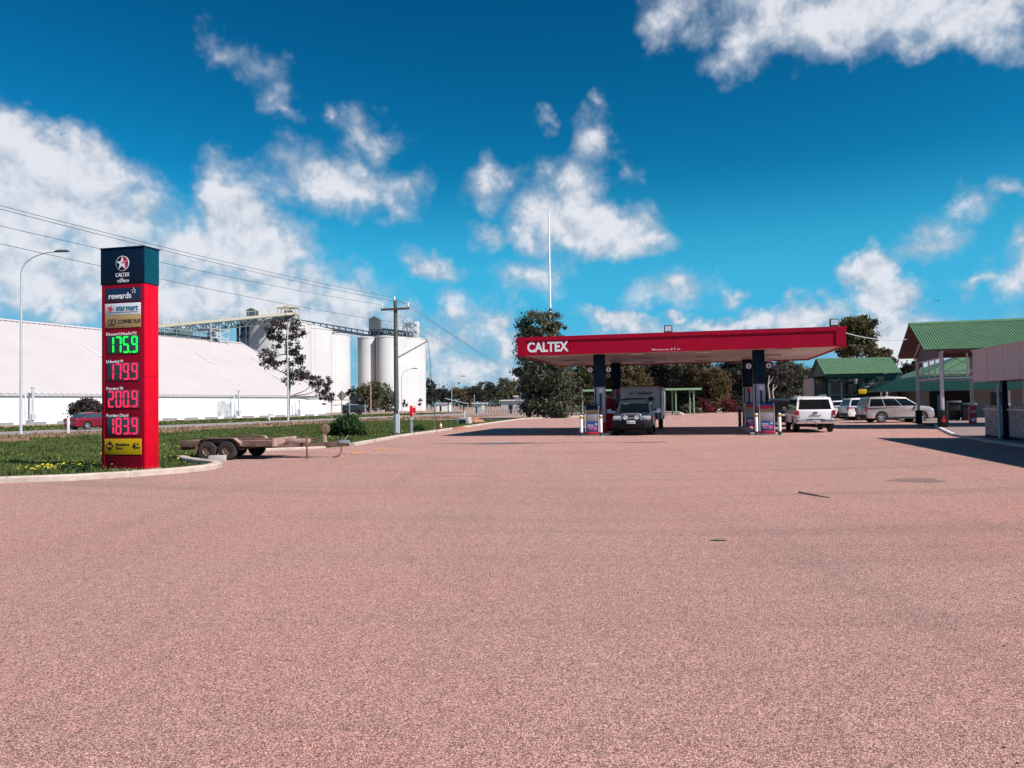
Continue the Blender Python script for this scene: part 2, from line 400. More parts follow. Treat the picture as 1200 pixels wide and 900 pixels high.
# ------------------------------------------------------------------ light and sky
SUN = Vector((.846, -.55, 1.0)).normalized()
sl = bpy.data.lights.new('sun', 'SUN'); sl.energy = 4.6; sl.angle = R(.53); sl.color = (1, .95, .90)
so = bpy.data.objects.new('sun', sl); COL.objects.link(so); so.rotation_euler = SUN.to_track_quat('Z', 'Y').to_euler(); so.location = (30, -20, 60)
w = bpy.data.worlds.new('World'); S.world = w; w.use_nodes = True
def sky_world():
    nt = w.node_tree; N, L = nt.nodes.new, nt.links.new
    bg = nt.nodes['Background']; bg.inputs['Strength'].default_value = .10
    sk = N('ShaderNodeTexSky'); sk.sky_type = 'NISHITA'; sk.sun_disc = False
    sk.sun_elevation = math.asin(SUN.z); sk.sun_rotation = math.atan2(SUN.x, SUN.y); sk.air_density = 1.0; sk.dust_density = .35; sk.ozone_density = 3.0
    tc = N('ShaderNodeTexCoord'); d = tc.outputs['Generated']
    def math_(op, a, b=None, c=None):
        n = N('ShaderNodeMath'); n.operation = op
        for i, x in enumerate((a, b, c)):
            if x is None: continue
            if isinstance(x, (int, float)): n.inputs[i].default_value = x
            else: L(x, n.inputs[i])
        return n.outputs[0]
    def smooth(x, a, b, c=0, e=1):
        n = N('ShaderNodeMapRange'); n.interpolation_type = 'SMOOTHSTEP'; L(x, n.inputs[0])
        for i, v in enumerate((a, b, c, e)): n.inputs[i+1].default_value = v
        return n.outputs[0]
    def noise(v, s, det, ro, lac=2.0, col=False):
        n = N('ShaderNodeTexNoise'); L(v, n.inputs['Vector']); n.inputs['Scale'].default_value = s; n.inputs['Detail'].default_value = det; n.inputs['Roughness'].default_value = ro; n.inputs['Lacunarity'].default_value = lac
        return n.outputs['Color' if col else 'Fac']
    def vec(op, a, b, scale=None):
        n = N('ShaderNodeVectorMath'); n.operation = op
        for i, x in enumerate((a, b)):
            if x is None: continue
            if isinstance(x, tuple): n.inputs[i].default_value = x
            else: L(x, n.inputs[i])
        if scale is not None: n.inputs['Scale'].default_value = scale
        return n.outputs[0]
    def mixc(f, a, b):
        n = N('ShaderNodeMix'); n.data_type = 'RGBA'; L(f, n.inputs[0])
        for i, v in ((6, a), (7, b)):
            if isinstance(v, tuple): n.inputs[i].default_value = (*v, 1)
            else: L(v, n.inputs[i])
        return n.outputs[2]
    # deep polarised blue of the photograph: the physical sky, saturated
    hs = N('ShaderNodeHueSaturation'); hs.inputs['Hue'].default_value = SKY_HUE; hs.inputs['Saturation'].default_value = SKY_SAT; hs.inputs['Value'].default_value = 1
    L(sk.outputs[0], hs.inputs['Color'])
    sk1 = vec('MINIMUM', vec('MULTIPLY', hs.outputs[0], SKY_MUL), (9., 9., 9.))
    sp = N('ShaderNodeSeparateXYZ'); L(d, sp.inputs[0])
    ga_ = N('ShaderNodeGamma'); L(sk1, ga_.inputs[0]); ga_.inputs[1].default_value = SKY_GAM
    skyc = vec('MULTIPLY', ga_.outputs[0], SKY_MUL2)
    az = math_('ARCTAN2', sp.outputs[0], sp.outputs[1])
    el = math_('ARCSINE', sp.outputs[2])
    skyc = mixc(smooth(el, .09, .30, .92, 0), skyc, SKY_LOW)
    skyc = mixc(smooth(el, .0, .13, .8, 0), skyc, SKY_HZ)
    cb = N('ShaderNodeCombineXYZ'); L(az, cb.inputs[0]); L(el, cb.inputs[1]); p = cb.outputs[0]
    warp = vec('SCALE', vec('SUBTRACT', noise(p, 7, 4, .6, col=True), (.5,.5,.5)), None, .085)
    warp2 = vec('SCALE', vec('SUBTRACT', noise(p, 24, 5, .62, col=True), (.5,.5,.5)), None, .045)
    q = vec('ADD', vec('ADD', p, warp), warp2)
    Fd = None
    qi = q
    for k_, (px, py, rx, ry, st) in enumerate(CLOUDS):
        rr = ray(px, py)
        if k_ % 6 == 5:      # chains the groups so that the shader keeps few values alive at once
            mz = N('ShaderNodeVectorMath'); mz.operation = 'MULTIPLY_ADD'; L(Fd, mz.inputs[0]); mz.inputs[1].default_value = (0, 0, 1e-6); L(q, mz.inputs[2]); qi = mz.outputs[0]
        n = N('ShaderNodeMapping'); n.vector_type = 'TEXTURE'; L(qi, n.inputs[0])
        n.inputs['Location'].default_value = (math.atan2(rr.x, rr.y), math.asin(rr.z), 0)
        n.inputs['Rotation'].default_value = (0, 0, random.uniform(-.25, .25))
        n.inputs['Scale'].default_value = (rx*1.25/950, ry*1.25/950, 1)
        ln = N('ShaderNodeVectorMath'); ln.operation = 'LENGTH'; L(n.outputs[0], ln.inputs[0])
        v = math_('MULTIPLY_ADD', ln.outputs['Value'], -st, st)
        Fd = v if Fd is None else math_('SMOOTH_MAX', Fd, v, .25)
    def billow(v):       # rounded lumps with sharp creases between them, four octaves
        tot = None
        for i, (s_, am) in enumerate(((13, .46), (27, .27), (55, .16), (115, .11))):
            n_ = noise(vec('ADD', v, (3.1*i, 1.7*i, .5*i)), s_, 0, .5)
            t_ = math_('MULTIPLY', math_('ABSOLUTE', math_('MULTIPLY_ADD', n_, 2, -1)), am*2.6)
            tot = t_ if tot is None else math_('ADD', tot, t_)
        return tot
    w3 = vec('ADD', p, vec('SCALE', vec('SUBTRACT', noise(p, 26, 3, .55, col=True), (.5,.5,.5)), None, .022))
    bi, bi2 = billow(w3), billow(vec('ADD', w3, (.006, .014, 0)))
    fb = noise(p, 22, 8, .54)
    lo = noise(p, 7, 3, .5)
    # billows and shreds break up each cloud's outline; big soft noise thins parts of it
    dens = math_('ADD', math_('ADD', Fd, math_('MULTIPLY_ADD', bi, .30, -.06)), math_('ADD', math_('MULTIPLY_ADD', fb, .95, -.475), math_('MULTIPLY_ADD', lo, .45, -.225)))
    alpha = smooth(dens, -.10, .92)
    thick = smooth(dens, .15, 1.15)
    rel = math_('ADD', math_('MULTIPLY', math_('SUBTRACT', bi, bi2), .65), math_('MULTIPLY_ADD', fb, .6, -.3))
    lum = math_('ADD', math_('MULTIPLY_ADD', thick, .62, .20), rel)
    lum = smooth(lum, .05, 1.05)
    cc = mixc(lum, CLOUD_DARK, CLOUD_LIGHT)
    out = mixc(math_('MULTIPLY', alpha, .95), skyc, cc)
    L(out, bg.inputs['Color'])
SKY_HUE, SKY_SAT, SKY_MUL, SKY_GAM, SKY_MUL2 = .485, 1.35, (.45, .80, .92), 1.7, (.36, .46, .268)
SKY_LOW, SKY_HZ = (.42, 3.1, 5.3), (1.5, 3.4, 4.5)
CLOUD_DARK = (2.9, 3.5, 4.3); CLOUD_LIGHT = (5.6, 5.7, 6.1)
CLOUDS = [(1020,6,170,34,1.1),(900,-6,95,34,1),(866,66,28,22,.8),(1120,22,75,34,1.3),(795,8,34,24,.8),(960,28,80,34,1),
 (60,325,120,38,1.0),(190,345,130,38,1.05),(310,362,120,34,1.05),(55,198,88,46,1.8),(115,190,36,28,1.5),(15,230,80,60,1.6),(120,258,80,34,1.3),(50,300,110,50,1),(165,240,34,26,.8),(200,295,90,40,.9),
 (285,258,42,46,1.8),(295,305,70,42,1.6),(340,345,85,36,1.1),(240,345,130,45,1),(410,365,55,28,1),(268,205,22,28,.8),(90,370,30,16,1),(470,390,40,30,.8),
 (405,216,78,34,1.05),(432,158,34,22,.6),(366,226,44,24,.6),(456,236,26,20,.6),
 (268,52,26,13,.42),(298,74,24,14,.45),(318,100,16,22,.48),(328,126,22,10,.42),(388,137,9,9,.4),
 (498,316,40,15,.9),(690,266,84,32,1.5),(664,220,42,42,1.05),(684,165,24,30,.65),(698,118,9,20,.5),(576,219,34,20,.7),(572,276,24,18,.7),(645,138,13,11,.45),(742,285,44,18,1),(640,258,45,34,1.1),(735,190,8,14,.3),(620,470,200,26,.5),(480,440,60,26,.6),(780,395,90,14,.6),(1110,420,60,20,.8),
 (625,326,42,24,.85),(578,378,26,26,1),(590,404,26,24,1),(530,366,18,22,.7),(545,395,30,22,.7),(560,432,60,22,.8),(600,440,40,20,.8),(520,410,30,30,.7),
 (728,378,46,14,1.2),(788,342,46,20,.8),(930,368,60,17,1.25),(850,381,60,10,1.2),(788,377,15,8,.9),(858,348,14,10,.7),(985,385,50,16,1),
 (1026,324,28,26,1.7),(1040,352,32,24,1.6),(1060,396,56,30,1.2),(1040,420,60,24,1.1),(1140,237,19,16,.6),(1182,217,28,8,.5),(1088,293,30,12,.5),(1198,330,16,24,.8),(1150,338,20,8,.6),(1195,285,14,14,.6),(1250,300,50,40,1),(-60,260,90,90,1.1)]
sky_world()
vs = S.view_settings; S.display_settings.display_device = 'sRGB'; vs.view_transform = 'Standard'; vs.look = 'None'; vs.exposure = .52; vs.gamma = 1; vs.use_curve_mapping = False
S.cycles.max_bounces = 6; S.cycles.diffuse_bounces = 3; S.cycles.use_denoising = True
# ------------------------------------------------------------------ ground
big = 6000
sheet('ground', [(-big,-big),(big,-big),(big,big),(-big,big)], -.016, 'yard dirt')
K = [(-60,13.2),(-25,16.0),(-11.7,17.3),(-10.2,17.75),(-9.2,18.45),(-8.4,19.35),(-8.05,20.2),(-8.1,21.1),(-8.5,21.9),(-9.2,22.6),(-9.9,23.4),(-10.5,24.4)]
BK = [(-10.8,27.0),(-9.9,28.6),(-8.4,29.2),(-7.4,30.2)]
K2 = [(-6.6,31.6),(-6.2,36),(-5.9,40),(-4.9,45.5),(-4.0,51.4),(-1.6,67),(.9,82),(2.6,85.3),(5,86.8),(8,90),(9,97)]
sheet('forecourt', K+BK+K2+[(12,114),(36,114),(60,98),(70,-25),(-45,-25)], 0, 'seal')
RA = Vector((-35,53,0)); RD = Vector((.31,.95,0)).normalized(); RN = Vector((RD.y,-RD.x,0))    # RN points towards us
def strip(o0, o1, t0, t1): return [tuple(RA+RN*o+RD*t) for o, t in ((o0,t0),(o1,t0),(o1,t1),(o0,t1))]
sheet('road', strip(0,-7.5,-120,700), -.004, 'road seal')
sheet('dirt_shoulder', strip(13.5,0.0,-120,90), -.010, 'shoulder dirt')
sheet('grass_ground', K+BK+K2[:7]+[tuple((RA+RN*(11+1.2*math.sin(t*.5)+.8*math.sin(t*1.3))+RD*t)[:2]) for t in range(34,-62,-2)], -.006, 'turf soil')
sheet('rail_reserve_grass', strip(-9,-24,-120,110), -.010, 'turf soil')
sheet('crossing_road', [(-12,121),(60,128),(60,138),(-12,131)], -.008, 'road seal')
def sweep(name, pts, w, h, mt, closed=False, z0=-.02, ch=.03):
    prof = [(-w/2,z0),(-w/2,h-ch),(-w/2+ch,h),(w/2-ch,h),(w/2,h-ch),(w/2,z0)]
    vs = []; fs = []; k = len(pts); n = len(prof)
    for i, p in enumerate(pts):
        a = Vector(pts[max(i-1,0)]+(0,)); b = Vector(pts[min(i+1,k-1)]+(0,)); t = (b-a).normalized(); s = Vector((-t.y,t.x,0))
        for x, z in prof: q = Vector(p+(0,))+s*x; vs.append((q.x,q.y,z))
    for i in range(k-1):
        for j in range(n-1): fs.append((i*n+j,i*n+j+1,(i+1)*n+j+1,(i+1)*n+j))
    fs += [tuple(range(n)), tuple(range(k*n-1,(k-1)*n-1,-1))]
    return struct(name, MB().add(vs, fs), mt, smooth=30)
def dense(pts, step=.6):
    out = []
    for (a, b), (c, d) in zip(pts, pts[1:]):
        k = max(1, int(math.hypot(c-a, d-b)/step))
        out += [(a+(c-a)*i/k+random.uniform(-.012,.012), b+(d-b)*i/k+random.uniform(-.012,.012)) for i in range(k)]
    return out+[pts[-1]]
sweep('kerb', dense(K), .26, .14, 'kerb concrete')
def kerb_joints(name, pts, w, h, every):
    d = dense(pts, .3); mb = MB()
    for i in range(2, len(d)-1, every):
        t = Vector((d[i+1][0]-d[i-1][0], d[i+1][1]-d[i-1][1], 0)); mb.box((d[i][0], d[i][1], h/2-.01), (.014, w+.006, h+.024), Matrix.Rotation(math.atan2(t.y, t.x), 3, 'Z'))
    return struct(name, mb, 'asphalt patch')
kerb_joints('kerb_joint', K, .26, .14, 8); kerb_joints('kerb_joint', K2, .24, .12, 8)
sweep('verge_kerb', dense(K2), .24, .12, 'kerb concrete')
sweep('back_kerb', dense(BK[1:]), .2, .1, 'kerb concrete')
# ground marks: dark patches and streaks, cover
def blotch(name, c, rx, ry, mt, z=.004, n=28, wob=.25):
    pts = []; ph = [random.uniform(0, 6.28) for _ in range(4)]
    for i in range(n):
        a = 2*PI*i/n; k = 1+wob*(math.sin(3*a+ph[0])*.5+math.sin(5*a+ph[1])*.35+math.sin(8*a+ph[2])*.25)
        pts.append((c[0]+rx*k*math.cos(a), c[1]+ry*k*math.sin(a)))
    return sheet(name, pts, z, mt)
ground_mat('patch seal', (.20,.145,.14), (.25,.18,.17), (.15,.11,.11), (62,160), .8, .5, False)
ground_mat('dark seal', (.33,.21,.19), (.37,.24,.21), (.25,.17,.155), (62,160), .8, .5, False)
g = G(1075,563); blotch('asphalt_patch', g, .5, .42, 'dark seal')
g = G(757,518.3); blotch('asphalt_patch', g, .95, .3, 'patch seal')
g = G(560,519.5); blotch('dark_mark', g, 2.2, .34, 'dark seal', .0045)  # long thin dark mark on the seal
g = G(640,519.3); blotch('dark_mark', g, 2.9, .2, 'dark seal', .005)
g = G(590,519.8); blotch('dark_mark', g, 1.1, .55, 'patch seal', .009)
g = G(1015,517); blotch('dark_mark', g, 1.0, .1, 'dark seal')
cov = tag(build('manhole_cover', MB().lathe([(0,.012),(.36,.012),(.40,.008),(.40,0)], 28), 'iron cover', loc=(G(583,519).x, G(583,519).y, .012)), 'round grey iron cover set in a dark patch of the forecourt', 'manhole cover')
# white painted line / footpath edge by the shops
PATH = [(23.9,43.4),(20.6,36.6),(18.75,32.7),(18.1,30.8),(17.1,27.8),(16.2,24.4),(13,11)]
sheet('footpath', PATH+[(40,8),(60,80),(33,70),(25.6,48)], .09, 'paving')
sweep('path_kerb', dense(PATH[2:]), .13, .094, 'concrete', ch=.02)
sweep('painted_kerb', dense(PATH[:3]), .16, .096, 'white paint', ch=.02)
# ------------------------------------------------------------------ grass
def inside(px, py, poly):
    r = np.zeros(len(px), bool); n = len(poly)
    for i in range(n):
        x1,y1 = poly[i][:2]; x2,y2 = poly[(i+1)%n][:2]
        c = ((y1>py)!=(y2>py)) & (px < (x2-x1)*(py-y1)/(y2-y1+1e-12)+x1); r ^= c
    return r
verge = K+BK+K2[:7]+[tuple((RA+RN*(10.5+1.5*math.sin(t*.5)+.9*math.sin(t*1.3))+RD*t)[:2]) for t in range(34,-40,-2)]
def blades(n, poly, x0, x1, y0, y1, h, keep=None, wd=.016):
    x = rng.uniform(x0,x1,n); y = y0+(y1-y0)*rng.uniform(0,1,n)**1.35
    ok = inside(x, y, poly) & (np.abs(x) < y*.72+3)
    x, y = x[ok], y[ok]; n = len(x)
    patch = .5+.5*np.sin(x*1.7+np.sin(y*1.1)*2)*np.sin(y*.9+np.sin(x*.8)*2)
    dens = rng.uniform(0,1,n) < .45+.55*patch
    x, y, patch = x[dens], y[dens], patch[dens]; n = len(x)
    hh = h*rng.uniform(.4,1.2,n)*(.55+.6*patch); an = rng.uniform(0,6.28,n); ww = wd*(1+y/22)
    lx, ly = rng.normal(0,.4,n)*hh, rng.normal(0,.4,n)*hh
    z0 = np.full(n, -.01)
    a = np.stack([x-np.cos(an)*ww, y-np.sin(an)*ww, z0],1); b = np.stack([x+np.cos(an)*ww, y+np.sin(an)*ww, z0],1)
    c = np.stack([x+lx, y+ly, hh],1)
    return np.stack([a,b,c],1).reshape(-1,3), np.arange(n*3).reshape(-1,3)
v, f = blades(330000, verge, -46, 2, 17.5, 84, .14)
tag(np_mesh('grass', v, f, 'grass blade'), kind='stuff')
v, f = blades(60000, strip(-9,-24,-120,110), -75, 0, 50, 165, .2, wd=.03)
tag(np_mesh('roadside_grass', v, f, 'grass blade'), kind='stuff')
v, f = blades(9000, strip(12,.8,-40,60), -46, -8, 45, 110, .22, wd=.02)
tag(np_mesh('dry_grass', v, f, mat('dry blade', (.17,.13,.06), .8, rand=.4)), kind='stuff')
# yellow flowers through the grass, thick in one clump by the kerb
fx = [];
for cx, cy, sx, sy, n in [(-12.3,20.4,.33,.25,42),(-11.5,20.9,.5,.4,14),(-10.75,22,.3,.8,12),(-10.4,26,1.0,2.6,45),(-13,24,3.5,4,26),(-8,34,1.5,5,16)]:
    fx.append(np.stack([rng.normal(cx,sx,n), rng.normal(cy,sy,n), rng.uniform(.09,.2,n)],1))
fx = np.concatenate(fx); ok = inside(fx[:,0], fx[:,1], verge); fx = fx[ok]
v = []; f = []
for c in fx:
    r_ = random.uniform(.016,.034); k = len(v); t = Vector((random.uniform(-.5,.2), random.uniform(-.9,-.2), 1)).normalized(); a = t.orthogonal().normalized(); b = t.cross(a)
    v += [tuple(Vector(c)+(a*math.cos(i*PI/3)+b*math.sin(i*PI/3))*r_) for i in range(6)]+[tuple(Vector(c)+t*r_*.5)]
    f += [(k+i, k+(i+1)%6, k+6) for i in range(6)]
tag(np_mesh('wildflowers', np.array(v), np.array(f), 'flower'), kind='stuff')
# loose gravel along the kerbs and on the forecourt
def pebbles(name, pts, r, mt):
    oct_ = np.array([(1,0,0),(-1,0,0),(0,1,0),(0,-1,0),(0,0,.7),(0,0,-.7)]); of = np.array([(0,2,4),(2,1,4),(1,3,4),(3,0,4),(2,0,5),(1,2,5),(3,1,5),(0,3,5)])
    n = len(pts); s = rng.uniform(.5,1.3,(n,1,1))*r
    v = (pts[:,None,:] + oct_[None]*s*rng.uniform(.6,1.2,(n,6,3))).reshape(-1,3); f = (of[None]+6*np.arange(n)[:,None,None]).reshape(-1,3)
    return tag(np_mesh(name, v, f, mt), kind='stuff')
pp = []
for a, b in zip(K, K[1:]):
    n = 60; t = rng.uniform(0,1,(n,1)); q = np.array(a)+(np.array(b)-np.array(a))*t; q = q+np.array([.12,-.24])+rng.normal(0,.12,(n,2)); pp.append(q)
for a, b in zip(K2, K2[1:]):
    n = 50; t = rng.uniform(0,1,(n,1)); q = np.array(a)+(np.array(b)-np.array(a))*t; q = q+np.array([.35,-.05])+rng.normal(0,.15,(n,2)); pp.append(q)
y_ = 2.2+20*rng.uniform(0,1,700)**1.4; pp.append(np.stack([rng.uniform(-.72,.72,700)*y_, y_],1))
pp = np.concatenate(pp); pebbles('loose_gravel', np.column_stack([pp, np.full(len(pp), .004)]), .009, mat('pebble', (.36,.24,.21), .9, rand=.5))
# red dirt spilled on the verge kerb
def mound(name, c, rx, ry, h, mt, label, cat, n=18):
    vs = [(0,0,h)]; fs = []
    rings = 5
    for i in range(1, rings+1):
        for j in range(n):
            a = 2*PI*j/n; k = i/rings; zz = h*(1-k)**1.2*(1+random.uniform(-.25,.25)) if i < rings else -.02
            vs.append((rx*k*math.cos(a)*random.uniform(.85,1.15), ry*k*math.sin(a)*random.uniform(.85,1.15), zz))
    for j in range(n): fs.append((0, 1+j, 1+(j+1)%n))
    for i in range(rings-1):
        for j in range(n): fs.append((1+i*n+j, 1+(i+1)*n+j, 1+(i+1)*n+(j+1)%n, 1+i*n+(j+1)%n))
    o = build(name, MB().add(vs, fs), mt, smooth=50, loc=(c[0], c[1], 0)); return tag(o, label, cat)
c_ = G(538,503.2); mound('dirt_pile', c_, 1.1, .7, .22, 'red dirt', 'low heap of red dirt spilled over the long verge kerb', 'dirt pile')
c_ = G(557,495.5); mound('dirt_pile', c_, 1.3, .8, .5, 'red dirt', 'red dirt mound beside the concrete culvert headwall', 'dirt pile')
# stick and leaf litter on the forecourt
a_ = G(936,577.5); b_ = G(953,581); c_ = G(972,584)
tag(build('stick', MB().tube([(a_.x,a_.y,.015),(b_.x,b_.y-.03,.02),(c_.x,c_.y,.012)], [.012,.014,.006], 6), 'bark', smooth=60), 'thin dark curved stick lying on open forecourt gravel', 'stick')
c_ = G(843,633.5); tag(build('bark_scrap', MB().add([(-.09,-.03,.01),(0,-.045,.025),(.1,-.02,.012),(.09,.03,.014),(0,.04,.03),(-.1,.02,.01)], [(0,1,2,3,4,5)]), 'bark', fix=False, loc=(c_.x,c_.y,0)), 'small dark scrap of bark lying alone on the forecourt', 'bark scrap')
# ------------------------------------------------------------------ trees
def lob(cx, cz, rx, rz, d, base, dy=0, ry=None):
    """crown lobe from its place in the photo -> metres local to the tree base"""
    c = P(cx, cz, d); s = d/F
    return (c.x-base[0], dy, c.z, rx*s, (ry if ry else rx*s*.9), rz*s)
def ptree(name, label, cat, px, d, lobes, n, leaf, lm, group=None, stem=None, **kw):
    b = XY(px, d)
    L_ = [lob(l[0], l[1], l[2], l[3], d, b, (l[4] if len(l) > 4 else 0)*d/F) for l in lobes]
    st = None
    if stem: st = [((P(x, y, d).x-b[0]), 0, max(-.1, P(x, y, d).z)) for x, y in stem]
    return tree(name, label, cat, b, L_, n, leaf, lm, st, group=group, **kw)
# the tall dense tree behind the canopy
ptree('gum_tree', 'tall dense grey-green tree rising above the end of the red canopy, reaching to the ground', 'tree', 650, 88,
 [(627,382,18,18),(643,378,14,15),(655,388,9,14),(665,398,6,10),(622,405,17,24),(640,412,26,26),(660,412,10,12),(625,440,24,26),(648,445,26,28),(628,470,22,18,-6),(653,472,25,18,-8),(672,458,10,20,4),(640,430,28,30,-14),(609,400,4,8)],
 42000, .17, 'leaf grey', tr=.45, clump=.15)
# sparse lean gum in front of the silos
ptree('gum_tree', 'lean gum tree with open dark clumps and one long drooping limb before the white silos', 'tree', 338, 100,
 [(322,384,10,7),(337,379,13,8),(350,387,9,10),(343,392,8,8),(316,394,8,8),(324,400,9,8),(313,416,11,9),(319,428,8,7),(313,424,8,9),(343,408,10,9),(350,416,8,9),(345,425,9,8),(349,438,13,9),(339,444,7,8),(333,427,5,5),
  (362,443,9,7),(370,449,8,8),(378,456,10,8),(386,463,8,9),(383,448,8,5),(379,470,5,5)],
 6000, .18, 'leaf pur', tr=.2, clump=.2, stem=[(338,490),(338.5,465),(340,440),(336,415),(335,398),(337,385)])
# bushy trees at the foot of the second silo block
ptree('silo_tree', 'round olive tree in front of the silo block behind the timber pole', 'tree', 432, 205, [(432,460,13,13),(424,468,9,12),(440,458,10,12),(434,474,14,8)], 4500, .3, 'leaf olive', tr=.25)
ptree('silo_tree', 'darker bushy tree in front of the silo block, touching the power pole', 'tree', 452, 215, [(450,462,9,12),(457,468,8,12),(455,475,10,7)], 3000, .3, 'leaf grey', tr=.25)
ptree('silo_sapling', 'thin sapling against the silo wall nearest the power pole', 'sapling', 474, 225, [(474,470,2.5,3.5),(472,475,2,3),(476,473,1.6,3)], 160, .3, 'leaf grey', tr=.05)
ptree('silo_sapling', 'thin sapling against the far silo wall end', 'sapling', 493, 225, [(493,470,2.5,3.5),(492,475,2,3)], 160, .3, 'leaf grey', tr=.05)
ptree('small_gum', 'little flat-topped gum between the two silo blocks', 'tree', 411, 190, [(412,456,4,3),(410,461,4,4),(414,466,4,5)], 500, .35, 'leaf dark', tr=.1)
# far trees between the silos and the tall tree
far = [(506,300,[(503,450,5,7),(507,458,6,8),(505,466,8,8)],'leaf dark','tall dark tree right beside the silo end'),
 (519,330,[(517,461,9,7),(524,466,9,8)],'leaf dark','dark tree beyond the tall bare lamp pole'),
 (540,330,[(536,460,10,6),(545,466,11,8)],'leaf brown','brownish tree above the blue-roofed shelter'),
 (557,320,[(553,458,10,6),(562,463,9,8)],'leaf dark','dark tree between brown tree and umbrella-shaped gum'),
 (575,300,[(568,452,9,5),(578,455,10,5),(572,462,12,8),(583,460,8,7)],'leaf dark','wide umbrella-shaped gum above the white hut'),
 (595,270,[(592,450,9,8),(600,456,10,10),(594,464,12,8)],'leaf olive','taller olive gum above the grey sheds')]
for px, d, lo, lm, lb in far:
    ptree('far_gum', lb+', in the far tree line', 'tree', px, d, lo, 3000, .36, lm, 'gums of the far tree line', tr=.3)
# bush belt behind the canopy
belt = [(690,112,[(684,440,16,16),(688,462,18,18),(697,475,16,8)],'leaf olive','olive bush-like tree standing just behind the first canopy column'),
 (712,118,[(708,436,16,14),(718,446,16,16),(712,466,20,14)],'leaf brown','brown-leaved wattle between the two canopy columns'),
 (738,116,[(735,434,18,12),(742,450,20,16),(735,466,20,12)],'leaf brown','rusty brown wattle above the caravan roof'),
 (768,120,[(762,432,16,11),(772,446,18,16),(768,466,18,14)],'leaf pur','grey-brown tree over the caravan side'),
 (798,118,[(792,430,18,10),(802,445,20,16),(798,466,20,14)],'leaf grey','grey-green tree over the green shelter end'),
 (830,114,[(826,432,18,11),(834,448,20,15),(838,462,15,14),(828,472,20,10)],'leaf brown','golden-brown wattle bulging out in the middle of the bush belt'),
 (862,120,[(856,433,18,10),(866,448,18,16),(862,468,18,13)],'leaf dark','dark tree beside the far canopy column'),
 (905,125,[(896,436,14,14),(910,444,18,16),(905,466,18,14)],'leaf pur','dusky tree seen beyond the ute roof'),
 (935,128,[(928,438,16,12),(942,446,15,14),(938,464,20,13)],'leaf grey','pale grey-green tree between ute and green-roofed shelter'),
 (962,130,[(958,442,12,11),(966,455,12,14)],'leaf dark','dark tree behind the pale end wall of the green-roofed shelter')]
for px, d, lo, lm, lb in belt:
    ptree('wattle', lb, 'tree', px, d, lo, 15000, .2, lm, 'trees of the belt behind the canopy', tr=.22, clump=.15)
for px, d, lo, lb in [(876,150,[(870,424,12,8),(880,432,12,10)],'rear tree whose top shows just beside the far canopy column'),(770,160,[(765,424,14,6),(778,430,16,10)],'rear tree hiding behind the middle of the bush belt'),
                  (920,155,[(918,430,10,8),(926,436,12,9)],'rear tree with thin top under the canopy corner')]:
    ptree('rear_gum', lb, 'tree', px, d, lo, 4000, .26, 'leaf dark', tr=.3)
for px, d, lo, lm, lb in [(824,108,[(824,474,6,7),(829,480,9,5)],'leaf red','pinkish red shrub beside the green shelter post'),(851,108,[(851,475,8,8),(858,479,6,5)],'leaf red','deep red shrub beside the white rocks'),
      (812,107,[(808,480,9,5),(816,482,7,4)],'leaf grey','low grey shrub under the end of the green shelter'),(866,110,[(866,481,6,4)],'leaf pur','small dull shrub next to the leaning bollards')]:
    ptree('shrub', lb, 'shrub', px, d, lo, 900, .22, lm, tr=.06, clump=.2)
# the gum above the green-roofed shelter
ptree('lemon_gum', 'tall bushy gum standing up behind the canopy corner and the green-roofed shelter', 'tree', 1003, 96,
 [(1000,382,16,10),(1012,380,14,9),(996,396,13,11),(1012,396,14,11),(1004,408,18,8),(1020,402,7,8),(1022,414,10,5),(990,412,9,6)], 13000, .18, 'leaf olive', tr=.35, clump=.17, bm='pale bark', stem=[(1003,492),(1003,455),(1005,425),(1003,400)])
ptree('lemon_gum', 'smaller gum peeping over the ridge end of the green-roofed shelter', 'tree', 1038, 105, [(1036,416,10,7),(1044,424,8,6),(1030,420,8,7)], 3500, .19, 'leaf brown', tr=.2, bm='pale bark')
ptree('lemon_gum', 'low tree behind the portico between the two green roofs', 'tree', 1068, 100, [(1064,432,10,5),(1074,428,7,4),(1070,440,12,8)], 3500, .19, 'leaf dark', tr=.2, bm='pale bark')
# pale trunks right of the far column
for px, t0, lb in [(901,440,'pale bare slanting gum trunk nearest the far column'),(906,450,'pale bare gum trunk with a cut top, second from the far column')]:
    b = XY(px, 88); t = thing('bare_gum', lb, 'tree', (b[0], b[1], 0), 0)
    z = P(px, t0, 88).z
    build('trunk', MB().tube([(0,0,-.1),(.1,0,z*.4),(-.05,0,z*.75),(.1,0,z)], [.11,.09,.07,.05], 8), 'pale bark', t, smooth=60)
    build('limb', MB().tube([(-.05,0,z*.75),(.35,.1,z*.88),(.6,.1,z*.95)], [.05,.04,.02], 6), 'pale bark', t, smooth=60)
# verge bush and shed bush
ptree('verge_bush', 'leafy dark green bush growing on the verge beside the timber pole', 'bush', 405, 41,
 [(405,497,14,9),(394,503,10,7),(416,503,12,8),(408,491,8,5),(388,508,6,5),(425,508,6,5)], 9000, .06, 'leaf green', tr=.05, clump=.22)
ptree('verge_bush', 'tiny dark bush on the verge behind the red marker post', 'bush', 490, 48, [(490,503,6,4)], 500, .07, 'leaf green', tr=.03, clump=.25)
ptree('shed_bush', 'round grey-brown bush against the long white shed wall', 'bush', 98, 82, [(92,476,9,6),(103,474,11,7),(112,478,9,7),(98,482,16,5)], 4000, .14, 'leaf pur', tr=.08, clump=.2)
ptree('weed_clump', 'low weedy clump growing in front of the price sign base', 'weeds', 86, 20.2, [(86,549,7,4),(100,550,6,3),(74,548,7,3)], 500, .05, 'leaf green', tr=.01, clump=.3, limbs=False)
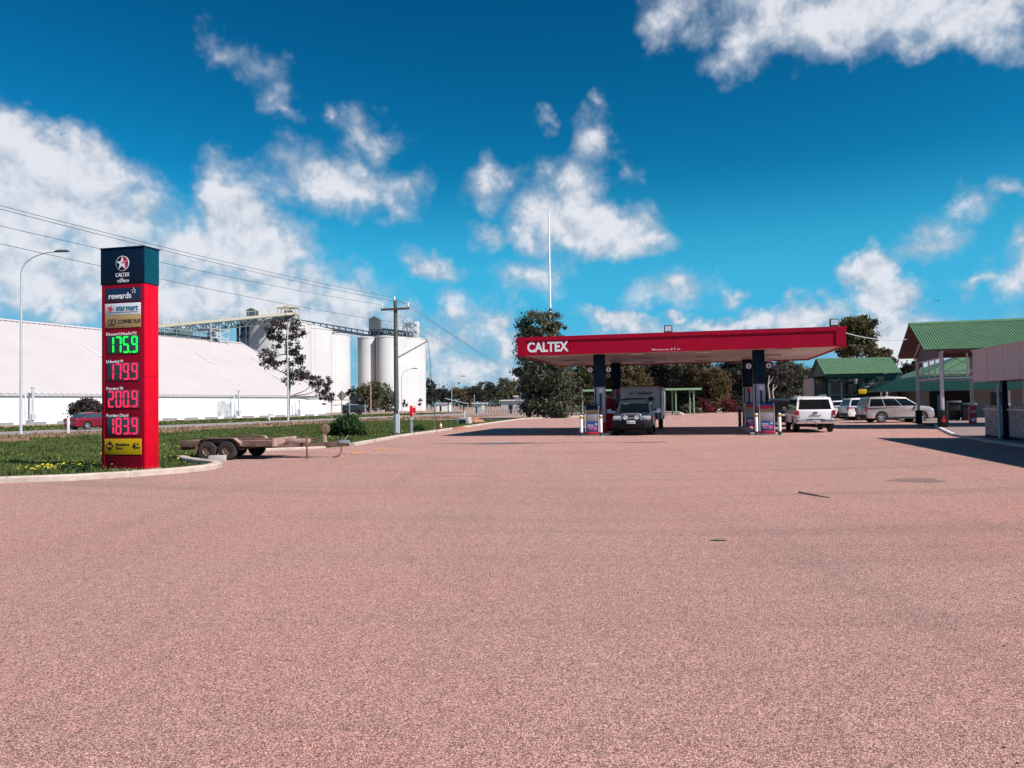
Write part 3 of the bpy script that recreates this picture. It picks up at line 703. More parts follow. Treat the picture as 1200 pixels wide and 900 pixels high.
# the distant wood that closes the horizon
pts = []
for i in range(900):
    a = rng.uniform(-.75, .85); dd = rng.uniform(420, 620)
    h = rng.uniform(7, 15); k = 30
    pts.append(np.stack([dd*math.tan(a)+rng.normal(0,4,k), dd+rng.normal(0,4,k), rng.uniform(.5,h,k)],1))
for i in range(260):     # behind the shops
    x = rng.uniform(30, 170); yy = rng.uniform(150, 190); k = 60; h = rng.uniform(5, 9)
    pts.append(np.stack([x+rng.normal(0,2.4,k), yy+rng.normal(0,2,k), rng.uniform(.3,h,k)],1))
for i in range(90):
    x = rng.uniform(14, 36); yy = rng.uniform(140, 160); k = 60; h = rng.uniform(4, 7.5)
    pts.append(np.stack([x+rng.normal(0,2.,k), yy+rng.normal(0,2,k), rng.uniform(.3,h,k)],1))
v, f = leaf_quads(np.concatenate(pts), 1.0, 0); v[:,2] = np.maximum(v[:,2], 0)
tag(np_mesh('far_wood', v, f, 'far wood'), kind='stuff')
# ------------------------------------------------------------------ price sign
sg = thing('price_sign', 'tall red fuel price pylon with dark teal top and lit price digits', 'price sign', (-10.38, 20.45, 0), R(-13.4))
W2, D, H = .665, .58, 5.95
build('body', MB().bx(-W2, W2, .03, D, 0, 4.97), 'sign red', sg, bevel=.012)
build('header', MB().bx(-W2-.012, W2+.012, -.01, D+.012, 4.972, 5.93), 'teal dark', sg, bevel=.01)
build('header_sunlit_side', MB().bx(W2+.0125, W2+.022, .01, D-.005, 4.98, 5.92), 'sunlit teal', sg)  # thin sheet that paints the sunlight on this side of the header
build('header_cap', MB().bx(-W2-.03, W2+.03, -.028, D+.03, 5.932, 5.965), 'teal dark', sg, bevel=.006)
build('side_seam', MB().bx(W2+.001,W2+.003,.06,D-.03,2.48,2.49).bx(W2+.001,W2+.003,.05,.06,.05,4.95), 'shaded sign red', sg)
build('front_panel', MB().bx(-W2+.02, W2-.004, 0, .028, .02, 4.966), 'shaded sign red', sg, bevel=.004)
build('panel_trim', MB().bx(-.575, -.562, -.006, -.001, .05, 4.93).bx(.598, .61, -.006, -.001, .05, 4.93), 'sign red', sg)
build('base_plinth', MB().bx(-W2-.05, W2+.05, -.06, D+.06, -.05, .03), 'concrete', sg, bevel=.01)
def panel(z0, z1, mt, name='panel', x0=-.53, x1=.575): return build(name, MB().bx(x0, x1, -.014, -.0005, z0, z1), mt, sg, bevel=.003)
# round star emblem
def star_pts(r1, r2, rot=PI/2, n=5): return [((r1 if i % 2 == 0 else r2)*math.cos(rot+i*PI/n), (r1 if i % 2 == 0 else r2)*math.sin(rot+i*PI/n)) for i in range(2*n)]
def disc(mb, x, z, r, y0, y1, n=32): return mb.prism([(x+r*math.cos(2*PI*i/n), z+r*math.sin(2*PI*i/n)) for i in range(n)], y0, y1)
ex, ez = .02, 5.52
em = build('emblem', disc(MB(), ex, ez, .205, -.022, -.011), 'letter white', sg)
build('emblem_field', disc(MB(), ex, ez, .188, -.026, -.0225), 'teal dark', em)
build('emblem_field', MB().prism([(ex+.187*math.cos(a), ez+.187*math.sin(a)) for a in [R(-80+k*10) for k in range(18)]], -.029, -.0265), 'logo red', em)
build('emblem_star', MB().prism([(ex+a, ez+b) for a, b in star_pts(.185, .072)], -.034, -.0295), 'letter white', em)
build('emblem_sash', MB().prism([(ex-.03, ez-.005), (ex+.16, ez+.03), (ex+.14, ez+.055), (ex+.03, ez+.045)], -.037, -.0345), 'logo red', em)
letter('CALTEX', 'letter white', sg, ex, -.014, 5.215, w=.43, h=.105, bold=.008)
letter('with', 'letter white', sg, ex-.03, -.014, 5.105, w=.1, h=.04)
letter('TECHRON', 'letter white', sg, ex+.01, -.014, 5.045, w=.36, h=.07)
panel(4.50, 4.86, 'navy panel', 'rewards_panel')
letter('rewards', 'letter white', sg, -.06, -.017, 4.655, w=.70, h=.16, bold=.015)
build('star_outline', MB().prism([(.37+a, 4.77+b) for a, b in star_pts(.085, .034)], -.019, -.0145), 'letter white', sg)
build('star_centre', MB().prism([(.37+a, 4.77+b) for a, b in star_pts(.055, .022)], -.021, -.0195), 'navy panel', sg)
panel(4.145, 4.455, 'panel white', 'shop_panel')
letter('star', 'print teal', sg, -.03, -.017, 4.32, w=.3, h=.13, bold=.02)
letter('mart', 'print teal', sg, .32, -.017, 4.32, w=.36, h=.13, bold=.02)
build('red_star', MB().prism([(-.36+a, 4.31+b) for a, b in star_pts(.12, .045, PI/2-.3)], -.019, -.0145), 'print red', sg)
build('underline', MB().prism([(-.46,4.205),(.50,4.212),(.50,4.222),(-.46,4.218)], -.018, -.0145), 'print teal', sg)
panel(3.80, 4.14, 'gold', 'coffee_panel')
letter('COFFEE', 'black', sg, .10, -.017, 3.965, w=.43, h=.10, bold=.01)
letter('PLUS', 'black', sg, .47, -.017, 3.965, w=.20, h=.10, bold=.01, spacing=1.1)
cup = MB()
for sx in (-.37, -.25):
    pts = [(sx+.055*math.cos(a), -.016, 3.96+.07*math.sin(a)) for a in [2*PI*i/16 for i in range(17)]]
    cup.tube(pts, .008, 6)
cup.tube([(-.40,-.016,3.88),(-.22,-.016,3.88)], .008, 6)
build('cup_mark', cup, 'black', sg)
SEG = {'0':'abcdef','1':'bc','2':'abdeg','3':'abcdg','5':'acdfg','7':'abc','8':'abcdefg','9':'abcdfg'}
def digit(mb, ch, x, z, w, h, t, y0, y1):
    g = t*.12
    for s in SEG[ch]:
        if s in 'agd':
            zc = {'a':z+h-t/2,'g':z+h/2,'d':z+t/2}[s]
            mb.prism([(x+t*.2+g,zc),(x+t*.6+g,zc+t/2),(x+w-t*.6-g,zc+t/2),(x+w-t*.2-g,zc),(x+w-t*.6-g,zc-t/2),(x+t*.6+g,zc-t/2)], y0, y1)
        else:
            xc = x+w-t/2 if s in 'bc' else x+t/2
            za, zb = (z+h/2, z+h-t*.2) if s in 'bf' else (z+t*.2, z+h/2)
            mb.prism([(xc,za+g),(xc+t/2,za+t*.5+g),(xc+t/2,zb-t*.4-g),(xc,zb-g),(xc-t/2,zb-t*.4-g),(xc-t/2,za+t*.5+g)], y0, y1)
for lab, price, z0, zl, led in [('Discount Unleaded 91','175.9',3.12,3.64,'led green'),('Unleaded 91','179.9',2.40,2.90,'led red'),('Premium 98','200.9',1.67,2.18,'led red'),('Premium Diesel','183.9',.95,1.46,'led red')]:
    dp = panel(z0-.015, z0+.465, 'display black', 'price_display', -.46, .53)
    mb = MB(); x = -.435; t = .05
    for ch in price:
        if ch == '.': mb.prism([(x-.028, z0+.002), (x+.014, z0+.002), (x+.014, z0+.05), (x-.028, z0+.05)], -.022, -.0145); x += .035; continue
        digit(mb, ch, x, z0, .19, .45, t, -.022, -.0145); x += .232
    build('digits', mb, led, dp)
    wl = {'Discount Unleaded 91':.93,'Unleaded 91':.52,'Premium 98':.52,'Premium Diesel':.68}[lab]
    letter(lab, 'letter white', sg, -.5+wl/2, -.003, zl, w=wl, h=.085)
panel(.42, .84, 'yellow', 'member_panel', -.545, .595)
build('diamond', MB().prism([(-.38-.13,.645),(-.38,.645+.135),(-.38+.13,.645),(-.38,.645-.135)], -.018, -.0145), 'black', sg)
letter('RAC', 'yellow', sg, -.38, -.021, .645, w=.15, h=.065, bold=.02)
letter('Members', 'black', sg, .02, -.017, .69, w=.42, h=.075, bold=.015)
letter('Save', 'black', sg, -.09, -.017, .60, w=.21, h=.075, bold=.015)
letter('4', 'black', sg, .37, -.017, .65, w=.12, h=.17, bold=.02)
letter('c', 'black', sg, .49, -.017, .70, w=.05, h=.06, bold=.02)
letter('/litre', 'black', sg, .50, -.017, .61, w=.12, h=.05)
# ------------------------------------------------------------------ loose kerb block by the kerb nose
c_ = G(253,541.5); tag(build('kerb_block', MB().bx(-.24,.24,-.12,.12,0,.2), 'concrete', bevel=.02, loc=(c_.x+.05,c_.y,0), rotz=.1), 'short grey concrete block left beside the rounded kerb end', 'kerb block')
# ------------------------------------------------------------------ grain shed
E0 = Vector((-62.7, 94, 0)); ED = Vector((.371, .928, 0)).normalized(); EN = Vector((-ED.y, ED.x, 0))     # EN away from us
sh = thing('grain_shed', 'very long white grain shed with a tall pinkish white ribbed roof', 'shed', E0, math.atan2(ED.y, ED.x))
L0, L1, WD, ZE, ZR = -70, 66.8, 22.0, 3.95, 15.6
wm = MB().bx(L0, L1, 0, .3, -.2, ZE).bx(L0, L1, 2*WD-.3, 2*WD, -.2, ZE)
build('wall', wm, 'shed wall', sh)
build('end_wall', MB().prism([(.31,-.2),(2*WD-.31,-.2),(2*WD-.31,ZE),(WD,ZR-.15),(.31,ZE)], L1-.3, L1, 'x'), 'shed wall', sh)
def ribbed(x0, x1, y0, z0, y1, z1, pitch, amp, th=0):
    """ribbed sheet: ribs run from (y0,z0) up to (y1,z1)"""
    n = int((x1-x0)/pitch)*4; sl = Vector((0, y1-y0, z1-z0)).normalized(); nr = Vector((0, -sl.z, sl.y))
    if nr.z < 0: nr = -nr
    vs = []; 
    for i in range(n+1):
        x = x0+(x1-x0)*i/n; k = (0, 1, 1, 0)[i % 4]*amp
        for y, z in ((y0, z0), (y1, z1)): vs.append((x, y+nr.y*k, z+nr.z*k))
    return MB().add(vs, [(2*i, 2*i+2, 2*i+3, 2*i+1) for i in range(n)])
build('roof', ribbed(L0, L1+.5, -.22, ZE-.1, WD, ZR, .9, .055), 'shed roof', sh, fix=False)
build('rear_roof', ribbed(L0, L1+.5, 2*WD+.7, ZE-.2, WD, ZR-.01, .9, .09), 'shed roof', sh, fix=False)
build('gutter', MB().bx(L0, L1+.5, -.36, -.23, ZE-.28, ZE-.12), 'galv pale', sh)
build('ridge_cap', MB().prism([(WD-.5,ZR-.1),(WD,ZR+.2),(WD+.5,ZR-.1),(WD,ZR+.1)], L0, L1+.6, 'x'), 'shed roof', sh)
build('barge_board', MB().bar((L1+.5,-.7,ZE-.12),(L1+.5,WD,ZR+.08),.15,.3), 'shed wall', sh)
sl_ = (ZR-ZE+.1)/(WD+.22)
for x in (-2, 21, 45, 60):
    for f0, f1 in ((.16, .36), (.52, .70)):
        xx = x + (0 if f0 < .3 else 2.5)
        y0, y1 = -.22+(WD+.22)*f0, -.22+(WD+.22)*f1
        build('skylight', MB().add([(xx,y0,ZE-.1+sl_*(y0+.22)+.09),(xx+.8,y0,ZE-.1+sl_*(y0+.22)+.09),(xx+.8,y1,ZE-.1+sl_*(y1+.22)+.09),(xx,y1,ZE-.1+sl_*(y1+.22)+.09)], [(0,1,2,3)]), 'roof light', sh, fix=False)
def vent(x, h, r=.28):
    mb = MB().tube([(x,-1.0,.1),(x,-1.0,h)], r*.55, 8).tube([(x-.9,-.9,.4),(x-.9,-.9,h*.78),(x-.9,-.4,h*.78+.2)], r*.4, 8).tube([(x,-1,.5),(x-.9,-.9,.5)], r*.3, 6).box((x,-1,.9),(.6,.6,.7)).tube([(x,-1,h-.1),(x,-1,h+.1)], r*.8, 8)
    build('aeration_pipe', mb, 'galv pale', sh, smooth=50)
for px in (33, 276, 347):
    for t in np.arange(-5, 66, .5):
        p = E0+ED*t
        if abs((p.x/p.y*F+600)-px) < 2.2: vent(t, 4.6 if px != 347 else 3.0); break
for t in np.arange(-2, 64, 4.3): build('floor_duct', MB().bx(t, t+2.6, -1.6, -1.3, 0, .3), 'galv', sh)
# grey patch with an uneven top on the wall
def patch_quad(px0, px1):
    ts = [min(np.arange(0, 66, .1), key=lambda t: abs((E0+ED*t).x/(E0+ED*t).y*F+600-q)) for q in (px0, px1)]
    n = 14; vs = []; 
    for i in range(n+1):
        x = ts[0]+(ts[1]-ts[0])*i/n; vs += [(x, -.004, .3), (x, -.004, 2.2+.9*abs(math.sin(i*1.7))+random.uniform(-.2,.4))]
    return MB().add(vs, [(2*i,2*i+2,2*i+3,2*i+1) for i in range(n)])
dm('patch grey', (.40,.41,.42), .7, var=.35, scale=1.2)
build('grey_patch', patch_quad(254, 270), 'patch grey', sh, fix=False)
# ridge conveyor gear on the shed
rg = thing('ridge_conveyor', 'low conveyor house and rails lying along the white shed ridge', 'conveyor', E0+EN*WD+Vector((0,0,ZR)), math.atan2(ED.y, ED.x))
mb = MB()
for t in np.arange(40, 58, 3): mb.bar((t,-.6,0),(t,-.6,1.5),.12).bar((t,.6,0),(t,.6,1.5),.12)
build('rail_frame', mb.bar((39,-.6,1.4),(58,-.6,1.4),.12).bar((39,-.6,.8),(58,-.6,.8),.12).bar((39,.6,1.4),(58,.6,1.4),.12), 'galv', rg)
build('walkway', MB().bx(39,60,-.7,.7,.35,.5), 'dark steel', rg)
build('drive_house', MB().prism([(-.7,.5),(.7,.5),(.7,1.3),(0,1.8),(-.7,1.3)], 49.5, 53, 'x'), 'green steel', rg)
mb = MB().bx(57,62,-1.6,-1.45,.4,.55).bx(57,62,1.45,1.6,.4,.55).bx(56.8,62.2,-1.6,1.6,2.2,2.3)
for x in (57,59.5,62):
    for y in (-1.5,1.5): mb.bar((x,y,-.6),(x,y,3),.14)
build('end_platform', mb.bar((57,-1.5,0),(62,-1.5,2.2),.1).bar((62,-1.5,0),(57,-1.5,2.2),.1).tube([(59.5,-1.2,1.1),(59.5,1.2,1.1)],.8,12), 'galv pale', rg)
# ------------------------------------------------------------------ silos
def silo_mesh(mb, x, y, r, h, n=40, cap=.8): return mb.lathe([(r,-.3),(r,h-.35),(r+.12,h-.3),(r+.12,h),(r-.3,h+.05),(r*.5,h+cap*.7),(0.01,h+cap)], n, 'z', (x,y,0))
s1 = thing('silo_block', 'huge white round silos in a row rising behind the long shed roof', 'silo', (-63,206,0))
for i in range(3): build('silo', silo_mesh(MB(), 1.45*i, 18*i, 9, 24.3, 56, 1.8), 'silo', s1, smooth=30)
for i in range(2): build('downpipe', MB().tube([(1.45*i+8.1,18*i+8.4,0),(1.45*i+8.1,18*i+8.4,24.2)], .07, 6), 'silo', s1)
build('link_wall', MB().bx(4.2,6.4,7,12,0,24).bx(5.6,8,25,30,0,24), 'silo', s1)
s2 = thing('silo_block', 'cluster of slimmer white grain silos carrying a grey rooftop gallery', 'silo', (-47.2,252,0))
gx = [(0,0),(6.4,-2)]; 
for k in range(1,4): gx += [(6.4+4.2*k, -2+4.8*k)]
for k in range(1,3): gx += [(4.2*k, 4.8*k+.3)]
for x, y in gx[:1]+gx[1:4]+gx[5:]: build('silo', silo_mesh(MB(), x, y, 3.25, 24.2, 36, .5), 'silo', s2, smooth=30)
build('face_wall', MB().prism([(8.6,-4.3),(17.0,5.3),(16.7,5.6),(8.3,-4.0)], 0, 24.1, 'z'), 'silo', s2)
build('rooftop_slab', MB().prism([(-2,0),(6.4,-4),(15,7),(9,11)], 24.25, 24.6, 'z'), 'concrete', s2)
z0 = 24.6
def at2(px, d, z): p = XY(px, d); return Vector((p[0]+47.2, p[1]-252, z))
hb = at2(440.5, 256, 0)
build('head_house', MB().prism([(hb.x-1.75,z0+2.5),(hb.x+1.75,z0+2.5),(hb.x+1.75,z0+6.0),(hb.x,z0+7.0),(hb.x-1.75,z0+6.0)], hb.y-2, hb.y+2), 'grey box', s2)
mb = MB()
for x in (-1.6, 1.6):
    for y in (-1.8, 1.8): mb.bar((hb.x+x,hb.y+y,z0-.3),(hb.x+x,hb.y+y,z0+2.5),.3)
build('head_house_frame', mb.bar((hb.x-1.6,hb.y-1.8,z0),(hb.x+1.6,hb.y-1.8,z0+2.4),.2).bar((hb.x+1.6,hb.y-1.8,z0),(hb.x-1.6,hb.y-1.8,z0+2.4),.2).bx(hb.x-1.5,hb.x+1.5,hb.y-.5,hb.y+1,z0,z0+2.2), 'dark steel', s2)
ga, gb = at2(447,257,z0+1.3), at2(486,268,z0+.9)
def truss(mb, a, b, w, h, n, t, top=True):
    a, b = Vector(a), Vector(b); s = (b-a).cross(Vector((0,0,1))).normalized()*w/2; up = Vector((0,0,h))
    for q in (s, -s):
        mb.bar(a+q, b+q, t); 
        if top: mb.bar(a+q+up, b+q+up, t)
        for i in range(n):
            p0, p1 = a.lerp(b, i/n)+q, a.lerp(b, (i+1)/n)+q
            mb.bar(p0, p1+up, t*.6) if i % 2 == 0 else mb.bar(p0+up, p1, t*.6)
            mb.bar(p0, p0+up, t*.6)
    for i in range(n+1): p0 = a.lerp(b, i/n); mb.bar(p0-s, p0+s, t*.6)
    return mb
build('gallery', truss(MB(), ga, gb, 2.2, 1.7, 9, .34), 'dark steel', s2)
mb = MB()
for i in range(10):
    p = ga.lerp(gb, i/9)
    mb.bar(p+Vector((0,-1.2,1.6)), p+Vector((0,-1.2,3.6)), .13)
for z in (2.6, 3.5): mb.bar(ga+Vector((0,-1.2,z)), gb+Vector((0,-1.2,z)), .13)
build('gallery_handrail', mb, 'galv', s2)
build('gallery_belt', MB().bar(ga+Vector((0,0,.4)), gb+Vector((0,0,.4)), 1.8, .5), 'green steel', s2)
tw = at2(488.5, 267, 0)
build('lift_tower', MB().bx(tw.x-1.05,tw.x+1.05,tw.y-1.2,tw.y+1.2,z0-.3,z0+6.3), 'silo', s2, bevel=.05)
build('tower_window', MB().bx(tw.x-.25,tw.x+.35,tw.y-1.215,tw.y-1.205,z0+4.6,z0+5.3).bx(tw.x-.25,tw.x+.35,tw.y-1.215,tw.y-1.205,z0+2.2,z0+2.9), 'grey box', s2)
tl = at2(480, 264, 0); mb = MB()
for x in (-1.8,-.6,.6,1.8):
    for y in (-1,1): mb.bar((tl.x+x,tl.y+y,z0+.5),(tl.x+x,tl.y+y,z0+6.1+random.uniform(-.5,1.1)),.16)
for z in (2.4,4.2,5.4): mb.bar((tl.x-1.8,tl.y-1,z0+z),(tl.x+1.8,tl.y-1,z0+z),.16).bar((tl.x-1.8,tl.y+1,z0+z),(tl.x+1.8,tl.y+1,z0+z),.16)
build('elevator_frame', mb.bx(tl.x-1.2,tl.x+1,tl.y-.8,tl.y+.8,z0+4.3,z0+5.6), 'galv', s2)
build('ladder_pipe', MB().tube([at2(443.6,247.6,.2), at2(443.6,247.6,z0)], .22, 8), 'rust', s2)
build('control_box', MB().box(at2(440,243,5.3), (3.6,2.0,1.4)).bar(at2(437,243,0), at2(437,243,4.8), .2).bar(at2(443,243,0), at2(443,243,4.8), .2), 'galv pale', s2)
# conveyor rising from the shed to the first silos, and the bridge on to the second block
cv = thing('inclined_conveyor', 'cream topped truss conveyor climbing from the shed ridge to the big silos', 'conveyor', (0,0,0))
A_, B_, C_ = P(150,396,150), P(290,379.5,188), P(344,374,205)
build('truss', truss(MB(), A_-Vector((0,0,.2)), C_-Vector((0,0,.4)), 2.4, 1.6, 26, .26), 'green steel', cv)
build('belt_cover', MB().bar(A_+Vector((0,0,1.75)), C_+Vector((0,0,1.6)), 2.7, .55), 'cream steel', cv)
mb = MB()
for i in range(22):
    p = A_.lerp(C_, i/21)+Vector((0,0,1.9)); mb.bar(p+Vector((.2,-1.3,0)), p+Vector((.2,-1.3,1.15)), .09)
mb.bar(A_+Vector((.2,-1.3,3.0)), C_+Vector((.2,-1.3,2.9)), .09)
build('handrail', mb, 'cream steel', cv)
mb = MB()
for px in (281, 288.5):
    for dy in (-1.3, 1.3):
        t_ = P(px,383,187.5); mb.bar((t_.x,t_.y+dy,0),(t_.x,t_.y+dy,t_.z+.6),.5)
l_, r_ = P(281,383,186.2), P(288.5,383,186.2)
for z in (7,11,15,19,22): mb.bar((l_.x,l_.y,z),(r_.x,r_.y,z),.28)
for z in (11,15,19): mb.bar((l_.x,l_.y,z),(r_.x,r_.y,z+4),.18).bar((r_.x,r_.y,z),(l_.x,l_.y,z+4),.18)
build('support_tower', mb, 'dark steel', cv)
hd = P(338,372,204)
mb = MB()
for x in (-2.4,0,2.4):
    for y in (-1.6,1.6): mb.bar((hd.x+x,hd.y+y,22),(hd.x+x,hd.y+y,hd.z+2.4),.22)
for z in (hd.z-1.2,hd.z+.6,hd.z+2.4): mb.bx(hd.x-2.7,hd.x+2.7,hd.y-1.8,hd.y+1.8,z,z+.18)
build('transfer_platform', mb.tube([(hd.x-1,hd.y-1,hd.z+2.9),(hd.x+1.4,hd.y-1,hd.z+2.5)],.5,10).bx(hd.x-.9,hd.x+.9,hd.y-.9,hd.y+.9,hd.z-1,hd.z+1.8), 'cream steel', cv)
build('chute', MB().tube([(hd.x,hd.y,hd.z),(hd.x+.3,hd.y+1,22)],.7,8), 'dark steel', cv)
gh = P(294,369,195)
build('gear_house', MB().prism([(gh.x-1.15,gh.z-1.6),(gh.x+1.15,gh.z-1.6),(gh.x+1.15,gh.z+1.3),(gh.x,gh.z+1.8),(gh.x-1.15,gh.z+1.3)], gh.y, gh.y+2.4), 'grey box', cv)
mb = MB()
for px in (190+10*i for i in range(3)): p = P(px*1.0, 371+ (0), 160); mb.tube([(p.x,p.y,p.z-2.5),(p.x,p.y,p.z-.5)], .06, 5)
build('light_mast', mb.tube([P(280,378,186),P(280,366,186)],.08,5).tube([P(325,372,202),P(325,360,202)],.08,5), 'galv', cv)
br = thing('bridge_conveyor', 'dark overhead conveyor bridge with hangers between the two silo blocks', 'conveyor', (0,0,0))
a1, b1 = P(330,371.5,215), P(435,389,255); a2, b2 = P(345,378.5,215), P(433,393.5,255)
build('lower_beam', MB().bar(a2, b2, .9, .7), 'dark steel', br)
build('upper_rail', MB().bar(a1, b1, .35, .3), 'dark steel', br)
mb = MB()
for i in range(14):
    p = a1.lerp(b1, (i+.5)/14); mb.bar(p, p-Vector((0,0,1.3)), .28)
build('hanger', mb, 'dark steel', br)
mb = MB()
for i in range(8): p = a2.lerp(b2, i/7); q = a1.lerp(b1, i/7); mb.bar(p, q, .1)
build('bridge_tie', mb, 'dark steel', br)
# ------------------------------------------------------------------ power pole and wires
g = G(465,509); pp_ = thing('power_pole', 'weathered green-grey timber power pole with one crossarm and a slanting outrigger', 'power pole', (g.x, g.y, 0))
D_ = g.y; zt = P(460,351,D_).z
build('pole', MB().tube([(0,0,-.2),(0,0,zt)], [.15,.105], 14), 'timber pole', pp_, smooth=50)
build('base_sleeve', MB().tube([(.01,-.04,0),(.01,-.04,1.15)], .175, 14).tube([(.13,-.16,0),(.13,-.16,1.4)], .04, 8), 'galv pale', pp_, smooth=50)
za = P(460,362.5,D_).z
build('crossarm', MB().bar((-.80,-.16,za-.03),(.80,-.12,za+.03),.1,.12), 'dark timber', pp_, bevel=.01)
INS = [(-.74,-.16,za+.04),(.74,-.12,za+.09),(-.02,-.17,zt-.12)]
for x, y, z in INS: build('insulator', MB().lathe([(.02,0),(.02,.05),(.06,.06),(.045,.11),(.065,.13),(.045,.18),(.06,.2),(.03,.26),(0.001,.27)], 10, 'z', (x,y,z)), 'panel white', pp_, smooth=50)
ot = P(501.5,399.5,D_+.3)-Vector((g.x,g.y,0)); ob_ = P(465,419,D_).z
build('outrigger', MB().tube([(.1,0,ob_),ot], [.05,.04], 8), 'galv', pp_, smooth=50)
build('guy_wire', MB().tube([ot, ot+Vector((.12,0,-1.2)), ot+Vector((.15,0,-2.0)), (ot.x+.45,ot.y,0)], .013, 6), 'wire', pp_)
build('guy_insulator', MB().tube([ot+Vector((.12,0,-1.75)), ot+Vector((.15,0,-2.05))], .06, 8), 'galv', pp_, smooth=50)
def wire(a, b, sag, label, grp, r=.008, n=22):
    pts = [a.lerp(b, i/n)-Vector((0,0,4*sag*(i/n)*(1-i/n))) for i in range(n+1)]
    tag(build('power_line', MB().tube(pts, r, 5), 'wire'), label, 'power line', grp)
far_off = Vector((-.33,-.94,0)).normalized()*44
gO = Vector((g.x,g.y,0)); cross = Vector((.95,-.3,0))
for (x, y, z), zo, lb in [(INS[2],.35,'topmost wire running from the pole top over the price sign'),(INS[1],.55,'wire from the longer crossarm end towards the price sign, just under the topmost wire'),(INS[0],.28,'wire from the near crossarm end passing behind the teal sign top')]:
    wire(gO+Vector((x,y,z+.2)), gO+far_off+Vector((x*.5,y,z+.2+zo)), .55, lb, 'wires from the power pole')
wire(gO+Vector((-.1,-.1,za-.75)), gO+far_off+Vector((-.3,0,za+.3)), .55, 'lowest single wire leading from the pole past the price sign', 'wires from the power pole')
for (x, y, z), py, lb in [(INS[2],437,'uppermost wire sloping down from the pole towards the far tall tree'),(INS[1],440,'second wire sloping away from the crossarm to the far tree line'),(INS[0],448,'lower wire sloping away from the crossarm past the silo end')]:
    wire(gO+Vector((x,y,z+.2)), P(612,py,190), .6, lb, 'wires from the power pole', .009)
wire(gO+Vector((0,-.1,za-.35)), gO+ot, .05, 'short wire from below the crossarm down to the outrigger tip', 'wires from the power pole')
# ------------------------------------------------------------------ street lamps
def lamp(px, pyb, d, pytop, arm_px, pyarm, label, r=.09, name='street_lamp'):
    b = XY(px, d); t = thing(name, label, 'street lamp', (b[0], b[1], 0), 0, 'tall street lamps along the road')
    z = P(px, pytop, d).z; q = P(arm_px, pyarm, d); ax = q.x-b[0]; az = q.z
    pts = [(0,0,-.1),(0,0,z*.5),(0,0,z-1.2)]
    for k in range(1,7):
        u = k/6; pts.append((ax*(1-math.cos(u*PI/2)), 0, z-1.2+(az-z+1.2)*math.sin(u*PI/2)))
    build('pole', MB().tube(pts, [r*1.15,r*.9,r*.7]+[r*.5]*6, 10), 'galv pale', t, smooth=50)
    build('lamp_head', MB().tube([(ax-.15,0,az+.0),(ax+.1,0,az+.05),(ax+.75,0,az+.05),(ax+.95,0,az+.0)], [.05,.10,.10,.03], 8), 'grey box', t, smooth=50)
    build('base_plate', MB().bx(-.22,.22,-.22,.22,-.02,.04), 'galv', t)
lamp(24.5,508,54,300,66,295,'tall curved street lamp standing beside the road nearest the camera')
lamp(337.5,491,94,378,341,375,'straight grey lamp pole rising through the lean gum tree', .10)
lamp(471,486,150,436,484,432,'slim street lamp in front of the white silo block')
lamp(529.5,484,170,443,541,441,'slim street lamp standing between silos and far tree line', .08)
for px, t0, d, lb in [(434.5,448,140,'short brown timber pole in front of the olive tree by the silos'),(610,455,150,'thin grey pole in front of the tall tree edge'),(428,470,160,'short pole beside the bushy silo tree'),(556,462,220,'thin bare pole in front of the dark far trees')]:
    b = XY(px, d); z = P(px, t0, d).z; tag(build('pole', MB().tube([(0,0,-.1),(0,0,z)], [.14,.10], 8), 'rust pale' if px == 434.5 else 'galv', loc=(b[0],b[1],0), smooth=50), lb, 'pole')
# white mast
b = XY(646.5, 88.3); zt2 = P(644, 248, 88.3).z; fm = thing('flag_mast', 'very tall slim white mast rising out of the big grey-green tree', 'mast', (b[0], b[1], 0))
build('mast', MB().tube([(0,0,-.1),(0,0,zt2*.55),(0,0,zt2)], [.14,.12,.085], 12), 'white paint', fm, smooth=50)
build('finial', MB().lathe([(.001,-.12),(.09,-.07),(.11,0),(.09,.07),(.001,.12)], 12, 'z', (0,0,zt2+.08)), 'white paint', fm, smooth=50)
build('base_plate', MB().bx(-.25,.25,-.25,.25,-.02,.05), 'concrete', fm)
# ------------------------------------------------------------------ road furniture
c_ = G(80,508); gp = thing('guide_post', 'short white post with a dark reflector beside the red car', 'guide post', (c_.x,c_.y,0), 0, 'white roadside posts')
build('post', MB().bx(-.07,.07,-.05,.05,-.1,1.35), 'white paint', gp, bevel=.01); build('reflector', MB().bx(-.04,.04,-.056,-.051,1.12,1.25), 'matt black', gp)
c_ = G(315.5,493); gp = thing('guide_post', 'white roadside post with a crosspiece in front of the shed, near the lean gum', 'guide post', (c_.x,c_.y,0), 0, 'white roadside posts')
build('post', MB().bx(-.11,.11,-.06,.06,-.1,1.3), 'white paint', gp, bevel=.01); build('crosspiece', MB().bar((0,0,.75),(.6,0,.7),.12), 'galv', gp)
b = XY(400.5, 95); zt3 = P(400.5,457.5,95).z; ds = thing('road_sign', 'diamond road sign seen from behind on a single post near the silos', 'road sign', (b[0],b[1],0))
build('post', MB().tube([(0,0,-.1),(0,0,zt3-.1)], .06, 8), 'sign back', ds, smooth=50)
zc = P(400.5,463.7,95).z; h_ = zt3-zc; build('plate', MB().prism([(-h_,zc),(0,zc+h_),(h_,zc),(0,zc-h_)], .062, .08), 'sign back', ds)
b = XY(399, 110); fr = thing('frame_stand', 'low pale pipe frame standing behind the diamond road sign', 'pipe frame', (b[0],b[1],0))
mb = MB(); 
for x in (-1.3, 1.3): mb.tube([(x,0,0),(x,0,2.6)], .06, 6)
